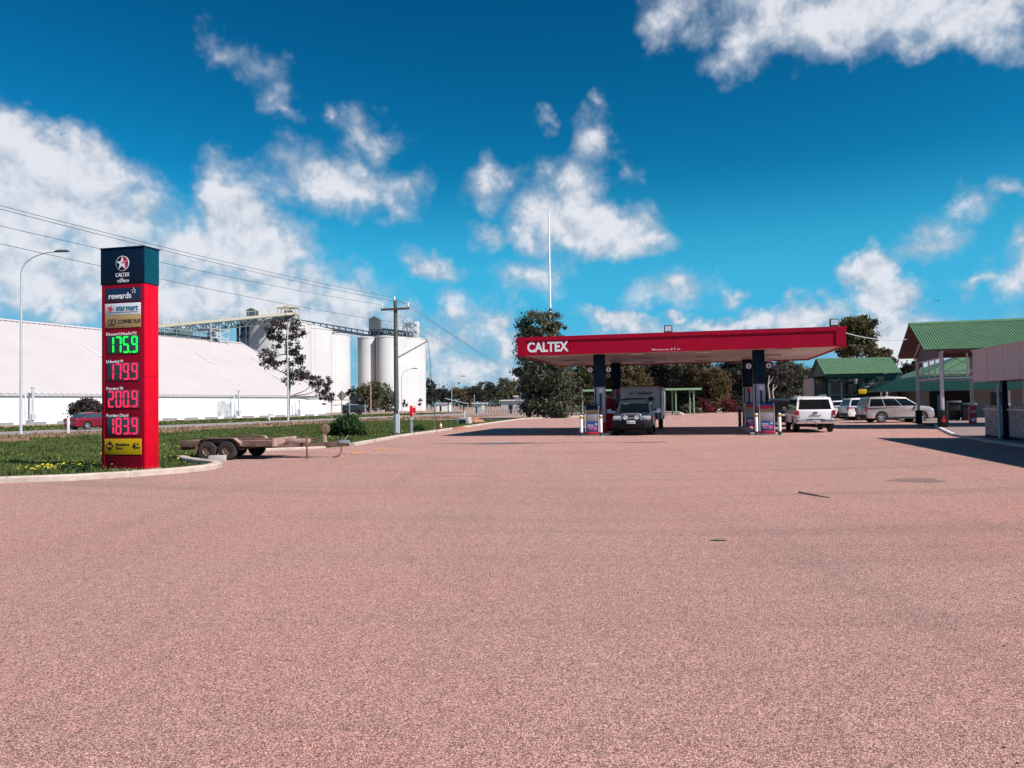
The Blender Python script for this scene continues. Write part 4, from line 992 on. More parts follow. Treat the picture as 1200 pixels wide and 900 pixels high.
build('pipe', mb.tube([(-1.3,0,2.6),(1.3,0,2.6)], .06, 6).tube([(-1.3,0,.5),(2.4,0,.5)], .06, 6).tube([(-1.3,0,1.9),(2.6,0,1.9)], .06, 6), 'galv', fr)
c_ = G(482,508); mp = thing('marker_post', 'grey post with red and green service boards on the verge', 'marker post', (c_.x,c_.y,0), R(18))
build('post', MB().bx(-.035,.035,-.035,.035,-.1,1.2).bx(.06,.10,-.02,.02,-.1,1.1), 'galv', mp); build('red_board', MB().bx(-.07,.07,-.09,.05,1.0,1.62), 'sign red', mp, bevel=.01)
build('flag_board', MB().bx(.075,.27,-.03,-.01,1.18,1.58), 'safety red', mp); build('white_band', MB().bx(.09,.25,-.036,-.031,1.5,1.57).bx(.09,.25,-.036,-.031,1.14,1.179), 'white paint', mp)
build('green_board', MB().bx(-.08,.14,-.08,-.05,.78,.95), 'green light', mp); build('foot', MB().bx(-.1,.1,-.1,.1,-.02,.03), 'concrete', mp)
c_ = G(509.5,505); tag(build('stake', MB().tube([(0,0,-.1),(0,0,1.35)], .025, 6), 'sign back', loc=(c_.x,c_.y,0)), 'thin lone grey stake on the verge beside the traffic cone', 'stake')
c_ = G(516.5,503.8); co_ = thing('traffic_cone', 'small orange and white traffic cone at the verge kerb', 'traffic cone', (c_.x,c_.y,.12))
build('cone', MB().lathe([(.12,.02),(.075,.17),(.045,.28),(.02,.38),(.001,.39)], 14), 'orange', co_, smooth=40); build('band', MB().lathe([(.083,.16),(.05,.275),(.046,.275)], 14), 'white paint', co_); build('base', MB().bx(-.15,.15,-.15,.15,-.02,.02), 'matt black', co_)
c_ = G(544,497.5); cb_ = thing('culvert_headwall', 'pale concrete culvert box with a thin white post on top', 'culvert', (c_.x,c_.y,0), R(-18))
build('box', MB().prism([(-.6,-.1),(.6,-.1),(.5,.62),(-.45,.62)], -.4, .4), 'concrete', cb_, bevel=.03); build('opening', MB().bx(-.3,.3,-.412,-.405,.02,.42), 'dark room', cb_); build('marker', MB().tube([(.05,0,.6),(.05,0,1.15)], .03, 6), 'white paint', cb_)
# yellow straps dropped by the trailer
for px, py, a, lb in [(393,535.6,.1,'yellow strap lying below the trailer coupling'),(418,531,.05,'yellow strap lying alone between trailer and kerb'),(445,527.2,.2,'yellow strap lying farthest from the trailer, toward the pole')]:
    c_ = G(px,py); pts = [(x*.22, .06*math.sin(x*2.3+a*9), .02+.008*math.sin(x*5)) for x in np.linspace(-1,1,9)]
    mb = MB()
    for p, q in zip(pts, pts[1:]): mb.bar(p, q, .09, .02)
    tag(build('strap', mb, 'strap yellow', loc=(c_.x,c_.y,0), rotz=a), lb, 'strap', 'yellow straps on the forecourt edge')
# ------------------------------------------------------------------ far buildings
def hut(px, d, wpx, pyb, pyt, mt, roof, label, cat='shed', depth=4, skill=0, name='shed'):
    c = XY(px, d); wd = wpx*d/F; h = P(px, pyt, d).z; t = thing(name, label, cat, (c[0],c[1],0), R(-8))
    zr = h-.2*min(2,h*.25)
    build('wall', MB().bx(-wd/2,wd/2,0,depth,-.1,zr), mt, t); 
    build('roof', MB().prism([(-.3,zr),(depth+.3,zr),(depth+.3,zr+.12),(depth/2,h+.1),(-.3,zr+.12)], -wd/2-.3, wd/2+.3, 'x'), roof, t)
    build('doorway', MB().bx(-wd*.2,-wd*.04,-.02,-.012,0,zr*.7), 'dark room', t)
    return t
hut(559.5,150,10,478,472.6,'tin','roof tin','small pale tin hut in front of the far trees','hut',3,name='tin_hut')
hut(602,135,30,482,469,'tin','roof tin','low grey tin shed with louvred front beside the tall tree')
hut(610,150,14,478,464,'tin','roof tin','pale taller shed roof just behind the low grey tin shed')
hut(518,210,14,477,472.5,'white paint','roof tin','low white transportable building beside the lamp pole','building',4,name='site_office')
c = XY(534,200); sh_ = thing('shade_shelter', 'far small shelter with a sloping pale blue roof', 'shelter', (c[0],c[1],0))
mb = MB()
for x in (-2,2):
    for y in (0,3): mb.tube([(x,y,0),(x,y,2.4)], .1, 6)
build('post', mb, 'grey box', sh_); build('roof', MB().add([(-2.8,-.8,3.4),(3.2,-.8,1.9),(3.2,3.8,1.9),(-2.8,3.8,3.4),(-2.8,-.8,3.52),(3.2,-.8,2.02),(3.2,3.8,2.02),(-2.8,3.8,3.52)],[(0,1,2,3),(4,5,6,7),(0,1,5,4),(1,2,6,5),(2,3,7,6),(3,0,4,7)]), 'pipe paint', sh_)
# low wire fence of timber posts across the yard
fn = thing('post_fence', 'row of short timber posts with wire across the far dirt yard', 'fence', (0,0,0))
for i in range(20):
    c = XY(566+i*3.4, 128-i*.6); build('post', MB().tube([(c[0],c[1],-.1),(c[0],c[1],.75+.25*random.random())], .09, 6), 'rust pale', fn)
mb = MB(); a_ = XY(566,128); b_ = XY(566+19*3.4, 128-19*.6); build('rail_wire', mb.tube([(a_[0],a_[1],.55),(b_[0],b_[1],.55)], .02, 4), 'wire', fn)
# machinery and vehicles behind the verge bush
c = XY(414,150); bm_ = thing('farm_machine', 'dark blue field machine with raised blue boom behind the verge bush', 'machine', (c[0],c[1],0))
build('chassis', MB().bx(-2,2,-1,1,.5,2.0), 'blue machine', bm_, bevel=.1); build('boom', MB().bar((-1.5,0,2),(1.8,0,3.6),.3).bar((1.8,0,3.6),(2.4,0,2.2),.2), 'blue machine', bm_)
for x in (-1.3, 1.3): build('wheel', MB().lathe([(.2,-1.25),(.6,-1.25),(.7,-1.15),(.7,-.85),(.6,-.75)], 18, 'y', (x,0,.7)), 'tyre', bm_, smooth=40)
# pale rocks by the shrubs
for px, py, r_, lb in [(797,486.5,.5,'cream rock at the end of the green shelter'),(801,484.5,.45,'brownish rock next to the cream rock by the shelter'),(845,482.5,.85,'white painted rock below the red shrub'),(862,482,.4,'small pinkish rock beyond the white painted rock')]:
    c = G(px,py); vs = []; n = 10
    mb = MB(); prof = [(.001,.75),(.5,.68),(.85,.4),(1,.1),(.95,-.1)]
    mb.lathe([(a*r_,b*r_) for a,b in prof], n); mb.v = [(x*random.uniform(.85,1.15),y*random.uniform(.85,1.15),z*random.uniform(.85,1.1)) for x,y,z in mb.v]
    tag(build('rock', mb, 'concrete' if px != 845 else 'white paint', loc=(c.x,c.y,0), smooth=35), lb, 'rock')
# bird
p = P(1097.5,353,60); bd = tag(build('bird', MB().add([(-.14,0,0),(-.02,.05,.02),(.1,0,.01),(-.02,-.05,-.02),(.02,.02,.05),(-.03,.28,.1),(.02,-.02,.05),(-.03,-.28,.12)],[(0,1,2,3),(1,4,5),(3,6,7)]), 'black', loc=p, rotz=.8, fix=False), 'tiny black bird flying high above the portico roof', 'bird')
# ------------------------------------------------------------------ fuel canopy
CA = thing('fuel_canopy', 'wide flat red fuel canopy on four teal and grey columns', 'canopy', (.3, 37.9, 0), R(-13.4))
CW, CD, ZB, ZT = 15.12, 12.0, 4.0, 4.88
# fascia with a raised border on each side
def fascia_ring(name, t0, t1, z0, z1, mt, parent=CA):
    o = [(-t1,-t1),(CW+t1,-t1),(CW+t1,CD+t1),(-t1,CD+t1)]; i = [(t0,t0),(CW-t0,t0),(CW-t0,CD-t0),(t0,CD-t0)]
    vs = [(x,y,z) for z in (z0,z1) for x,y in o]+[(x,y,z) for z in (z0,z1) for x,y in i]
    fs = []
    for k in range(4):
        n = (k+1)%4; fs += [(k,n,4+n,4+k),(8+k,12+k,12+n,8+n),(4+k,4+n,12+n,12+k),(k,8+k,8+n,n)]
    return build(name, MB().add(vs,fs), mt, parent)
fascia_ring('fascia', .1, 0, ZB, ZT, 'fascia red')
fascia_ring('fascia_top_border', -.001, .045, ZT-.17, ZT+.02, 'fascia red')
mb = MB()
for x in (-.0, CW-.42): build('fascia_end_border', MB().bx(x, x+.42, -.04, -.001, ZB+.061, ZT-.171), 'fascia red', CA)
mb = MB()
for x in np.arange(2.6, CW-1, 2.45): mb.bx(x-.006, x+.006, -.002, .001, ZB+.061, ZT-.171)
build('fascia_seam', mb, 'shaded sign red', CA)
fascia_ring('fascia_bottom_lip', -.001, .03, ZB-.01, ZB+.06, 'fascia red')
n = 60; vs = []
for i in range(n+1):
    x = .1+(CW-.2)*i/n; z = ZB+.05+(.02 if i%2 else 0); vs += [(x,.1,z),(x,CD-.1,z)]
build('soffit', MB().add(vs,[(2*i,2*i+1,2*i+3,2*i+2) for i in range(n)]), 'soffit', CA, fix=False)
build('deck', MB().bx(.1,CW-.1,.1,CD-.1,ZT-.35,ZT-.3), 'galv', CA)
for x in (1.6, 5.8, 8.9, 12.6):
    for y in (1.2, 6.2, 10.2):
        f = build('downlight', MB().bx(x-.38,x+.38,y-.2,y+.2,ZB-.03,ZB+.045), 'soffit', CA, bevel=.01); build('diffuser', MB().bx(x-.32,x+.32,y-.15,y+.15,ZB-.035,ZB-.031), 'panel white', f)
letter('CALTEX', 'letter white', CA, 1.52, -.008, ZB+.40, w=2.05, h=.52, bold=.035)
letter('Maximum 4.5 m', 'letter white', CA, 7.2, -.012, ZB+.085, w=1.3, h=.14)
COLS = [(3.8,1.95),(11.5,1.95),(3.8,10.4),(11.5,10.4)]
for i, (x, y) in enumerate(COLS):
    c = build('column', MB().bx(x-.26,x+.26,y-.26,y+.26,0,2.42), 'column grey', CA, bevel=.015)
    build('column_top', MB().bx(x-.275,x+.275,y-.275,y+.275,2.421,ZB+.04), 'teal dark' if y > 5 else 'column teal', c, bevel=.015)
    build('column_base', MB().bx(x-.30,x+.30,y-.30,y+.30,.1,.62), 'sign red', c, bevel=.015)
    build('conduit', MB().bx(x+.02,x+.12,y-.30,y-.262,1.2,2.1).bx(x-.22,x-.16,y-.285,y-.262,.62,2.4), 'dark steel', c)
    build('notice', MB().bx(x-.02,x+.2,y-.275,y-.263,2.12,2.34) if y < 5 else MB().bx(x-.05,x+.16,y-.275,y-.263,2.1,2.36), 'panel white' if y < 5 else 'safety red', c)
    for s in (-1, 1):
        ps = build('pump_number_sign', MB().bx(x+s*.46-.17,x+s*.46+.17,y-.1,y+.1,3.12,3.46), 'black', c, bevel=.01)
        build('number_disc', disc(MB(), x+s*.46, 3.29, .13, y-.115, y-.1005, 20), 'letter white', ps)
        letter(str([2,5,1,6][i] if s < 0 else [3,6,4,8][i]), 'black', ps, x+s*.46, y-.118, 3.29, h=.15, bold=.02)
# floodlights on the canopy roof
def flood(x, y, rz, lb):
    t = thing('floodlight', lb, 'floodlight', CA.matrix_basis @ Vector((x,y,ZT-.1)), R(-13.4)+rz, 'floodlights on the canopy roof')
    build('housing', MB().prism([(-.20,.16),(.20,.16),(.20,.50),(-.20,.50)], -.02, .16), 'grey box', t, bevel=.02)
    build('lens', MB().bx(-.15,.15,-.035,-.021,.21,.45), 'panel white', t); build('bracket', MB().bar((-.16,.1,0),(-.16,.1,.2),.04).bar((.16,.1,0),(.16,.1,.2),.04).bar((-.16,.1,.02),(.16,.1,.02),.04), 'galv', t)
CA.matrix_basis  # location and rotation are set
flood(7.3, .4, 0, 'floodlight standing on the middle of the canopy roof edge'); flood(14.7, .25, 0, 'floodlight standing on the canopy corner next to the gum')
# ------------------------------------------------------------------ islands, dispensers, bollards
def cl(x, y, z=0): return Vector((.3,37.9,0))+U*x+V*y+Vector((0,0,z))
for x, lb in ((3.75,'pale concrete pump island under the columns beside the four wheel drive'),(11.6,'pale concrete pump island under the columns next to the ute')):
    tag(build('pump_island', MB().bx(-.62,.62,.75,10.9,-.02,.11), 'concrete', bevel=.03, loc=cl(x,.2), rotz=R(-13.4)), lb, 'pump island', 'concrete pump islands')
def dispenser(x, y, label, bands, rz=0):
    t = thing('fuel_dispenser', label, 'fuel dispenser', cl(x,y,.11), R(-13.4)+rz, 'fuel dispensers')
    build('cabinet', MB().bx(-.33,.33,0,.46,.02,1.36), 'column grey', t, bevel=.015)
    z = 0
    for nm, z0, z1, mt in bands: build(nm, MB().bx(-.30,.30,-.018,-.001,z0,z1), mt, t, bevel=.004)
    build('side_frame', MB().bx(-.345,-.305,-.03,.48,.03,1.38), 'galv pale', t); build('side_frame', MB().bx(.305,.345,-.03,.48,.03,1.38), 'galv pale', t)
    build('plinth', MB().bx(-.38,.38,-.05,.5,-.03,.07), 'safety red', t, bevel=.01)
    build('top_cap', MB().bx(-.35,.35,-.035,.49,1.381,1.42), 'teal dark', t, bevel=.01)
    build('poster_title', MB().bx(-.23,.06,-.022,-.019,.30,.44), 'poster pale', t); letter('SAVE', 'poster pink', t, -.085, -.026, .37, w=.24, h=.1, bold=.03)
    build('poster_art', disc(MB(), .16, .25, .1, -.022, -.019, 14).prism([(-.18,.2),(.03,.2),(.0,.27),(-.14,.28)], -.022, -.019), 'poster pink', t); build('poster_art', disc(MB(), .2, .45, .06, -.022, -.019, 10), 'poster pale', t)
    for s in (-1, 1):
        build('hose', MB().tube([(s*.36,.2,1.1),(s*.46,.15,.9),(s*.45,.12,.4),(s*.40,.2,.35),(s*.38,.22,.8)], .022, 6), 'black', t, smooth=50)
        build('nozzle', MB().box((s*.375,.2,1.12),(.05,.12,.2)).tube([(s*.375,.18,1.1),(s*.375,.06,.98)], .018, 6), 'safety red', t)
    return t
bl = [('display_panel',1.17,1.37,'teal dark'),('gold_band',1.02,1.165,'gold'),('dark_strip',.985,1.015,'black'),('face_panel',.60,.98,'print grey'),('poster',.09,.595,'poster blue')]
brr = [('display_panel',1.27,1.37,'poster blue'),('red_band',1.12,1.265,'safety red'),('gold_band',.96,1.115,'gold'),('face_panel',.55,.955,'print grey'),('poster',.09,.545,'poster blue')]
dispenser(3.5,.98,'grey fuel dispenser with dark and gold top bands beside the four wheel drive', bl)
dispenser(11.75,.98,'grey fuel dispenser with red and gold top bands, nearer the white ute', brr)
dispenser(3.75,9.2,'rear fuel dispenser hidden behind the four wheel drive', bl)
dispenser(11.6,9.2,'rear fuel dispenser behind the second front column', brr)
rc = thing('hose_cabinet', 'tall red cabinet between the two columns beside the four wheel drive mirror', 'cabinet', cl(4.05,4.6,.11), R(-13.4))
build('cabinet', MB().bx(-.28,.28,-.3,.3,0,1.7), 'shaded sign red', rc, bevel=.02); build('door_panel', MB().bx(-.23,.23,-.315,-.301,.1,1.0), 'sign red', rc); build('hose', MB().tube([(.1,-.34,1.5),(-.05,-.36,1.0),(.1,-.36,.5)],.03,6), 'black', rc)
bo = None
def bollard(x, y, label, dark=False, wd=.075, h=1.02):
    t = thing('bollard', label, 'bollard', cl(x,y), R(-13.4), 'bollards guarding the pumps')
    build('post', MB().lathe([(wd,.18),(wd,h-.02),(wd*.8,h),(.001,h+.01)], 18), 'matt black' if dark else 'white paint', t, smooth=40)
    build('foot', MB().lathe([(wd+.01,0),(wd+.01,.18),(wd,.181)], 18), 'dark steel', t)
    if not dark:
        build('hazard_band', MB().lathe([(wd+.004,h-.17),(wd+.004,h-.05)], 18), 'yellow', t)
        mb = MB()
        for a in range(6):
            a0 = a*PI/3; q = [(wd+.007)*math.cos(a0), (wd+.007)*math.sin(a0)]; a1 = a0+.5; r_ = wd+.007
            mb.add([(r_*math.cos(a0),r_*math.sin(a0),h-.17),(r_*math.cos(a0+.45),r_*math.sin(a0+.45),h-.17),(r_*math.cos(a0+.95),r_*math.sin(a0+.95),h-.05),(r_*math.cos(a0+.5),r_*math.sin(a0+.5),h-.05)],[(0,1,2,3)])
        build('hazard_stripe', mb, 'black', t, fix=False)
    build('base_plate', MB().bx(-.17,.17,-.17,.17,0,.012), 'concrete', t)
bollard(3.02,.62,'white bollard at the outer side of the gold-banded dispenser'); bollard(3.98,.62,'white bollard between gold-banded dispenser and column base')
bollard(11.24,.62,'white bollard on the column side of the red-banded dispenser'); bollard(12.27,.62,'white bollard between the red-banded dispenser and the ute')
bollard(11.15,12.6,'black bollard at the rear of the far island', True, .09, 1.15); bollard(11.42,12.5,'white rear bollard close beside the black bollard', False, .09, 1.1)
# cable from canopy to portico
a_, b_ = cl(CW,.3,ZT-.25), P(1078,395,44.5)
tag(build('overhead_cable', MB().tube([a_.lerp(b_,i/10)-Vector((0,0,.25*4*(i/10)*(1-i/10))) for i in range(11)], .02, 6), 'galv pale'), 'thin pale cable strung from the canopy corner to the portico gable', 'cable')
# green bus-shelter frame behind
sA, sB = XY(684,95), XY(818,95); gs = thing('long_shelter', 'long thin green flat-roofed shelter on posts behind the pumps', 'shelter', (sA[0],sA[1],0), math.atan2(sB[1]-sA[1], sB[0]-sA[0])+R(-2))
ln = math.hypot(sB[0]-sA[0], sB[1]-sA[1]); zh = P(750,457,95).z
build('roof', MB().bx(-.2,ln+.2,-.2,2.8,zh-.05,zh+.06), 'green trim', gs); build('roof_edge', MB().bx(-.3,ln+.3,-.32,-.21,zh-.1,zh+.14), 'green light', gs)
for x in (-.45+.3, ln*.8, ln*.955):
    build('post', MB().tube([(x,0,-.1),(x,0,zh-.1)], .08, 10), 'green light', gs, smooth=50)
    build('post', MB().tube([(x,2.5,-.1),(x,2.5,zh-.1)], .08, 10), 'green light', gs, smooth=50)
mb = MB().bx(ln*.3,ln*.62,1.2,1.7,.4,.48)
for x in (.33,.47,.6): mb.bx(ln*x,ln*x+.1,1.25,1.65,0,.4)
build('bench', mb, 'timber deck', gs)
# ------------------------------------------------------------------ portico
PO = Vector((22.5,40.2,0)); pt = thing('portico', 'tall gabled portico with a ribbed green roof on pale posts', 'portico', PO, R(-17.5))
YM, ZR_, ZEV = 3.1, 5.82, 4.12; X0, X1 = -.95, 13
dmn = dict(fix=False)
build('roof', ribbed(X0,X1,-.75,ZEV,YM,ZR_,.13,.026), 'green roof', pt, **dmn)
build('rear_roof', ribbed(X0,X1,6.95,ZEV,YM,ZR_-.004,.13,.026), 'green roof', pt, **dmn)
def slab(y0,z0,y1,z1,t,x0,x1): return MB().add([(x0,y0,z0),(x1,y0,z0),(x1,y1,z1),(x0,y1,z1),(x0,y0,z0-t),(x1,y0,z0-t),(x1,y1,z1-t),(x0,y1,z1-t)],[(0,1,2,3),(7,6,5,4),(0,4,5,1),(1,5,6,2),(2,6,7,3),(3,7,4,0)])
build('roof_lining', slab(-.7,ZEV-.03,YM-.02,ZR_-.03,.05,X0+.05,X1), 'underside red', pt); build('roof_lining', slab(6.9,ZEV-.03,YM+.02,ZR_-.03,.05,X0+.05,X1), 'underside red', pt)
build('ridge_cap', MB().prism([(YM-.2,ZR_-.05),(YM,ZR_+.09),(YM+.2,ZR_-.05),(YM,ZR_+.04)], X0, X1, 'x'), 'green roof', pt)
mb = MB()
for yy, z in ((.4,4.72),(1.6,5.24),(5.8,4.72),(4.6,5.24)): mb.bar((X0+.1,yy,z-.16),(X1,yy,z-.16),.07,.12)
build('purlin', mb, 'underside red', pt)
build('rafter', MB().bar((-.05,-.6,ZEV-.1),(-.05,YM,ZR_-.2),.1,.14).bar((-.05,6.8,ZEV-.1),(-.05,YM,ZR_-.2),.1,.14), 'pale post', pt)
build('gable_infill', MB().prism([(.1,3.75),(6.1,3.75),(6.1,4.28),(YM,ZR_-.22),(.1,4.28)], .05, .12, 'x'), 'slate infill', pt)
for y in (0, 6.2): build('eave_beam', MB().bar((-.1,y,4.1),(X1,y,4.1),.14,.2), 'underside red', pt)
for x, y, w_ in ((0,0,.16),(0,6.2,.15),(5.7,0,.16),(2.85,6.2,.16),(7.5,6.2,.16),(11.5,0,.18)):
    p_ = build('post', MB().bx(x-w_/2,x+w_/2,y-w_/2,y+w_/2,0,4.05), 'pale post', pt, bevel=.01)
    if (x,y) == (0,6.2): build('post_wrap', MB().bx(x-.16,x+.16,y-.16,y+.16,.1,.9), 'black', p_, bevel=.01)
    if (x,y) == (0,0):
        build('post_wrap', MB().bx(x-.22,x+.22,y-.22,y+.22,.1,.98), 'black', p_, bevel=.01); build('wrap_emblem', disc(MB(), x, .45, .11, y-.232, y-.2205, 16).prism([(x-.05,.55),(x+.05,.55),(x+.025,.70),(x-.025,.70)], y-.232, y-.2205), 'safety red', p_)
    if (x,y) == (2.85,6.2):
        build('post_wrap', MB().bx(x-.17,x+.17,y-.17,y+.17,.1,1.12), 'safety red', p_, bevel=.01); letter('LPG', 'letter white', p_, x, y-.174, .8, w=.22, h=.16, bold=.02); build('wrap_label', MB().bx(x-.1,x+.1,y-.174,y-.1705,.2,.42), 'letter white', p_)
mb = MB()
for z in (2.66,3.0): mb.bar((.1,0,z),(5.6,0,z),.07).bar((.1,6.2,z),(7.4,6.2,z),.07)
for z in (2.66,3.72): mb.bar((0,.1,z),(0,6.1,z),.07)
for x in (1.2,2.4,3.6,4.8): mb.bar((x,0,2.66),(x,0,3.95),.06)
for x in (1.4,4.2,5.8): mb.bar((x,6.2,2.66),(x,6.2,3.95),.06)
for y in (1.5,3,4.6): mb.bar((0,y,2.66),(0,y,3.72),.06)
build('truss_rail', mb, 'pale post', pt)
mb = MB()
for x in (0,1.9,3.8): mb.tube([(x+.1,0,3.0),(x+1.9,0,3.95)],.012,5).tube([(x+.1,0,3.95),(x+1.9,0,3.0)],.012,5).tube([(x+.1,6.2,3.0),(x+1.9,6.2,3.95)],.012,5).tube([(x+.1,6.2,3.95),(x+1.9,6.2,3.0)],.012,5)
build('brace_wire', mb, 'wire', pt)
# ------------------------------------------------------------------ verandah shop at the edge of the frame
C0 = Vector((17.9,29.8,0)); vb = thing('verandah_shop', 'low beige verandah building with a deep plain fascia at the footpath', 'building', C0, R(-13.4))
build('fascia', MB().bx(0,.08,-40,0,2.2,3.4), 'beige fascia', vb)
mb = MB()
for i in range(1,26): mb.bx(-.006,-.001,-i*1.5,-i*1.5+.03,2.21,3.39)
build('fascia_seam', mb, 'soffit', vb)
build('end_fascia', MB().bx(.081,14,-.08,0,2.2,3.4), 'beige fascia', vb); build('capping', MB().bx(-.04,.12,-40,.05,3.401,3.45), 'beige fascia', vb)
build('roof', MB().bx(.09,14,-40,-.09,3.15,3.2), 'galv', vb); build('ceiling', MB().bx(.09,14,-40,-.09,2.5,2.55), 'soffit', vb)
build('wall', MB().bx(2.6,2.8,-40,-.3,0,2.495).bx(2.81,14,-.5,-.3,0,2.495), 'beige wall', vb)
build('window', MB().bx(2.58,2.595,-3.6,-.9,.9,2.2).bx(2.58,2.595,-9,-4.4,.3,2.2), 'dark room', vb); build('window_frame', MB().bx(2.55,2.579,-3.7,-3.6,.85,2.25).bx(2.55,2.579,-.9,-.8,.85,2.25).bx(2.55,2.579,-3.6,-.9,2.2,2.26), 'pale post', vb)
build('wall_poster', MB().bx(2.54,2.57,-2.6,-2.2,1.5,2.1), 'safety red', vb); build('wall_poster', MB().bx(2.54,2.57,-1.75,-1.55,1.3,2.15), 'yellow', vb); build('wall_poster', MB().bx(2.54,2.57,-3.4,-3.05,1.4,1.9), 'poster pale', vb)
build('downpipe', MB().tube([(.22,-2.0,2.19),(.2,-2.05,2.08),(.12,-2.15,1.9),(.12,-2.2,.12)], .055, 10), 'pipe paint', vb, smooth=50)
build('post', MB().bx(.19,.33,-2.38,-2.24,.02,2.2), 'teal dark', vb); 
for y in (-6,-10,-14,-18): build('post', MB().bx(.2,.34,y-.07,y+.07,.02,2.2), 'pale post', vb)
build('inner_post', MB().bx(1.0,1.12,-2.0,-1.88,.02,2.5), 'pale post', vb)
pf = thing('picket_fence', 'weathered timber paling fence with a pale top rail under the verandah', 'fence', C0, R(-13.4))
mb = MB(); y = -.05; 
while y > -24: 
    w_ = .105; hh = 1.32+random.uniform(-.02,.02); mb.prism([(y,.2),(y-w_,.2),(y-w_,hh-.05),(y-w_+.04,hh),(y-.04,hh),(y,hh-.05)], .35, .37, 'x'); y -= .16
build('picket', mb, 'fence wood', pf, **dmn); build('top_rail', MB().bx(.30,.349,-24,0,1.13,1.19), 'pale post', pf); build('bottom_rail', MB().bx(.371,.42,-24,0,.35,.43), 'fence wood', pf)
for y in (-.04,-3,-6,-9,-12): build('fence_post', MB().bx(.425,.52,y-.05,y+.05,0,1.3), 'fence wood', pf)
build('base_board', MB().bx(.36,.40,-24,0,.02,.19), 'dark room', pf)
# ------------------------------------------------------------------ main roadhouse building
mbp = XY(1036, 60); RH = thing('roadhouse', 'long low roadhouse with a dark green bullnose verandah and green hip roof', 'building', (mbp[0]-.5, 60, 0), R(-17.5))
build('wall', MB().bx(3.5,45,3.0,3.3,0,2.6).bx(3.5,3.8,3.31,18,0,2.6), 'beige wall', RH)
build('doorway', MB().bx(4.2,7.2,2.975,2.99,0,2.25), 'dark room', RH); build('doorway', MB().bx(18,21,2.975,2.99,0,2.3), 'dark room', RH)
build('window', MB().bx(.1+8.4,.1+9.2,2.975,2.99,.9,2.0), 'glass', RH)
def bull(y0,z0,y1,z1,x0,x1,xin):
    vs = []; n = 8
    for i in range(n+1):
        u = i/n; y = y0+(y1-y0)*u; z = z0+(z1-z0)*math.sin(u*PI/2); vs += [(x0+xin*u,y,z),(x1,y,z)]
    return MB().add(vs,[(2*i,2*i+1,2*i+3,2*i+2) for i in range(n)])
build('verandah_roof', bull(0,2.25,3.3,3.35,0,45,3.5), 'green dark roof', RH, smooth=60, fix=False)
vs = []; n = 8
for i in range(n+1):
    u = i/n; x = 3.5*u; z = 2.25+1.1*math.sin(u*PI/2); vs += [(x, 3.3*u, z),(x, 20, z)]
build('verandah_return', MB().add(vs,[(2*i,2*i+2,2*i+3,2*i+1) for i in range(n)]), 'green dark roof', RH, smooth=60, fix=False)
build('upper_roof', MB().add([(3.4,3.2,3.4),(45,3.2,3.4),(45,11,6.6),(11.5,11,6.6),(3.4,19,3.4)],[(0,1,2,3),(0,3,4)]), 'green roof', RH, fix=False)
build('gutter', MB().bx(-.08,45,-.12,0,2.16,2.29).bx(-.12,-.001,.001,20,2.16,2.29), 'green trim', RH)
for x in (.3,4.5,9,13.5,18): build('post', MB().bx(x-.06,x+.06,.15,.27,0,2.2), 'pale post', RH)
# left gabled shelter
gp_ = XY(974, 68); GS = thing('gabled_shelter', 'smaller gabled shelter with green ribbed roof and dark lattice sides', 'shelter', (gp_[0], gp_[1]+.3, 0), R(-8))
gz, ge, gl, gd = P(1000,419.5,70.5).z, P(1000,438,68).z, 6.0, 5.0
build('roof', ribbed(-.5,gl,-.4,ge,gd/2,gz,.2,.03), 'green roof', GS, **dmn); build('rear_roof', ribbed(-.5,gl,gd+.4,ge,gd/2,gz-.004,.2,.03), 'green roof', GS, **dmn)
build('gable_board', MB().prism([(-.2,ge-.1),(gd+.2,ge-.1),(gd/2,gz-.12)], -.3, -.22, 'x'), 'green trim', GS)
for y in (0, gd): build('eave_beam', MB().bar((-.3,y,ge-.18),(gl-.1,y,ge-.18),.12,.25), 'green trim', GS)
build('end_panel', MB().bx(gl-1.4,gl,-.1,-.02,ge-.75,ge-.31), 'green trim', GS)
for x in (0,1,2.9,3.9,gl-.2):
    for y in (0, gd): build('post', MB().bx(x-.06,x+.06,y-.06,y+.06,0,ge-.2), 'green trim', GS)
mb = MB()
for z in (1.3,2.0,3.2): mb.bar((0,0,z),(gl-.2,0,z),.05).bar((0,gd,z),(gl-.2,gd,z),.05)
for x in np.arange(.3,gl-.3,.35): mb.bar((x,gd,1.3),(x,gd,3.2),.03)
build('lattice_rail', mb, 'green trim', GS)
build('back_wall', MB().bx(-1.2,-1.05,gd*.2,gd*.9,0,ge-.3).bx(0,gl,gd+.1,gd+.25,0,3.1), 'beige wall', GS)
yb = XY(1011,64); tag(build('yellow_board', MB().bx(-.34,.34,-.05,.05,-.2,.2), 'yellow', bevel=.02, loc=(yb[0],yb[1],P(1011,459,64).z)), 'small yellow sign board hanging under the gabled shelter', 'sign')
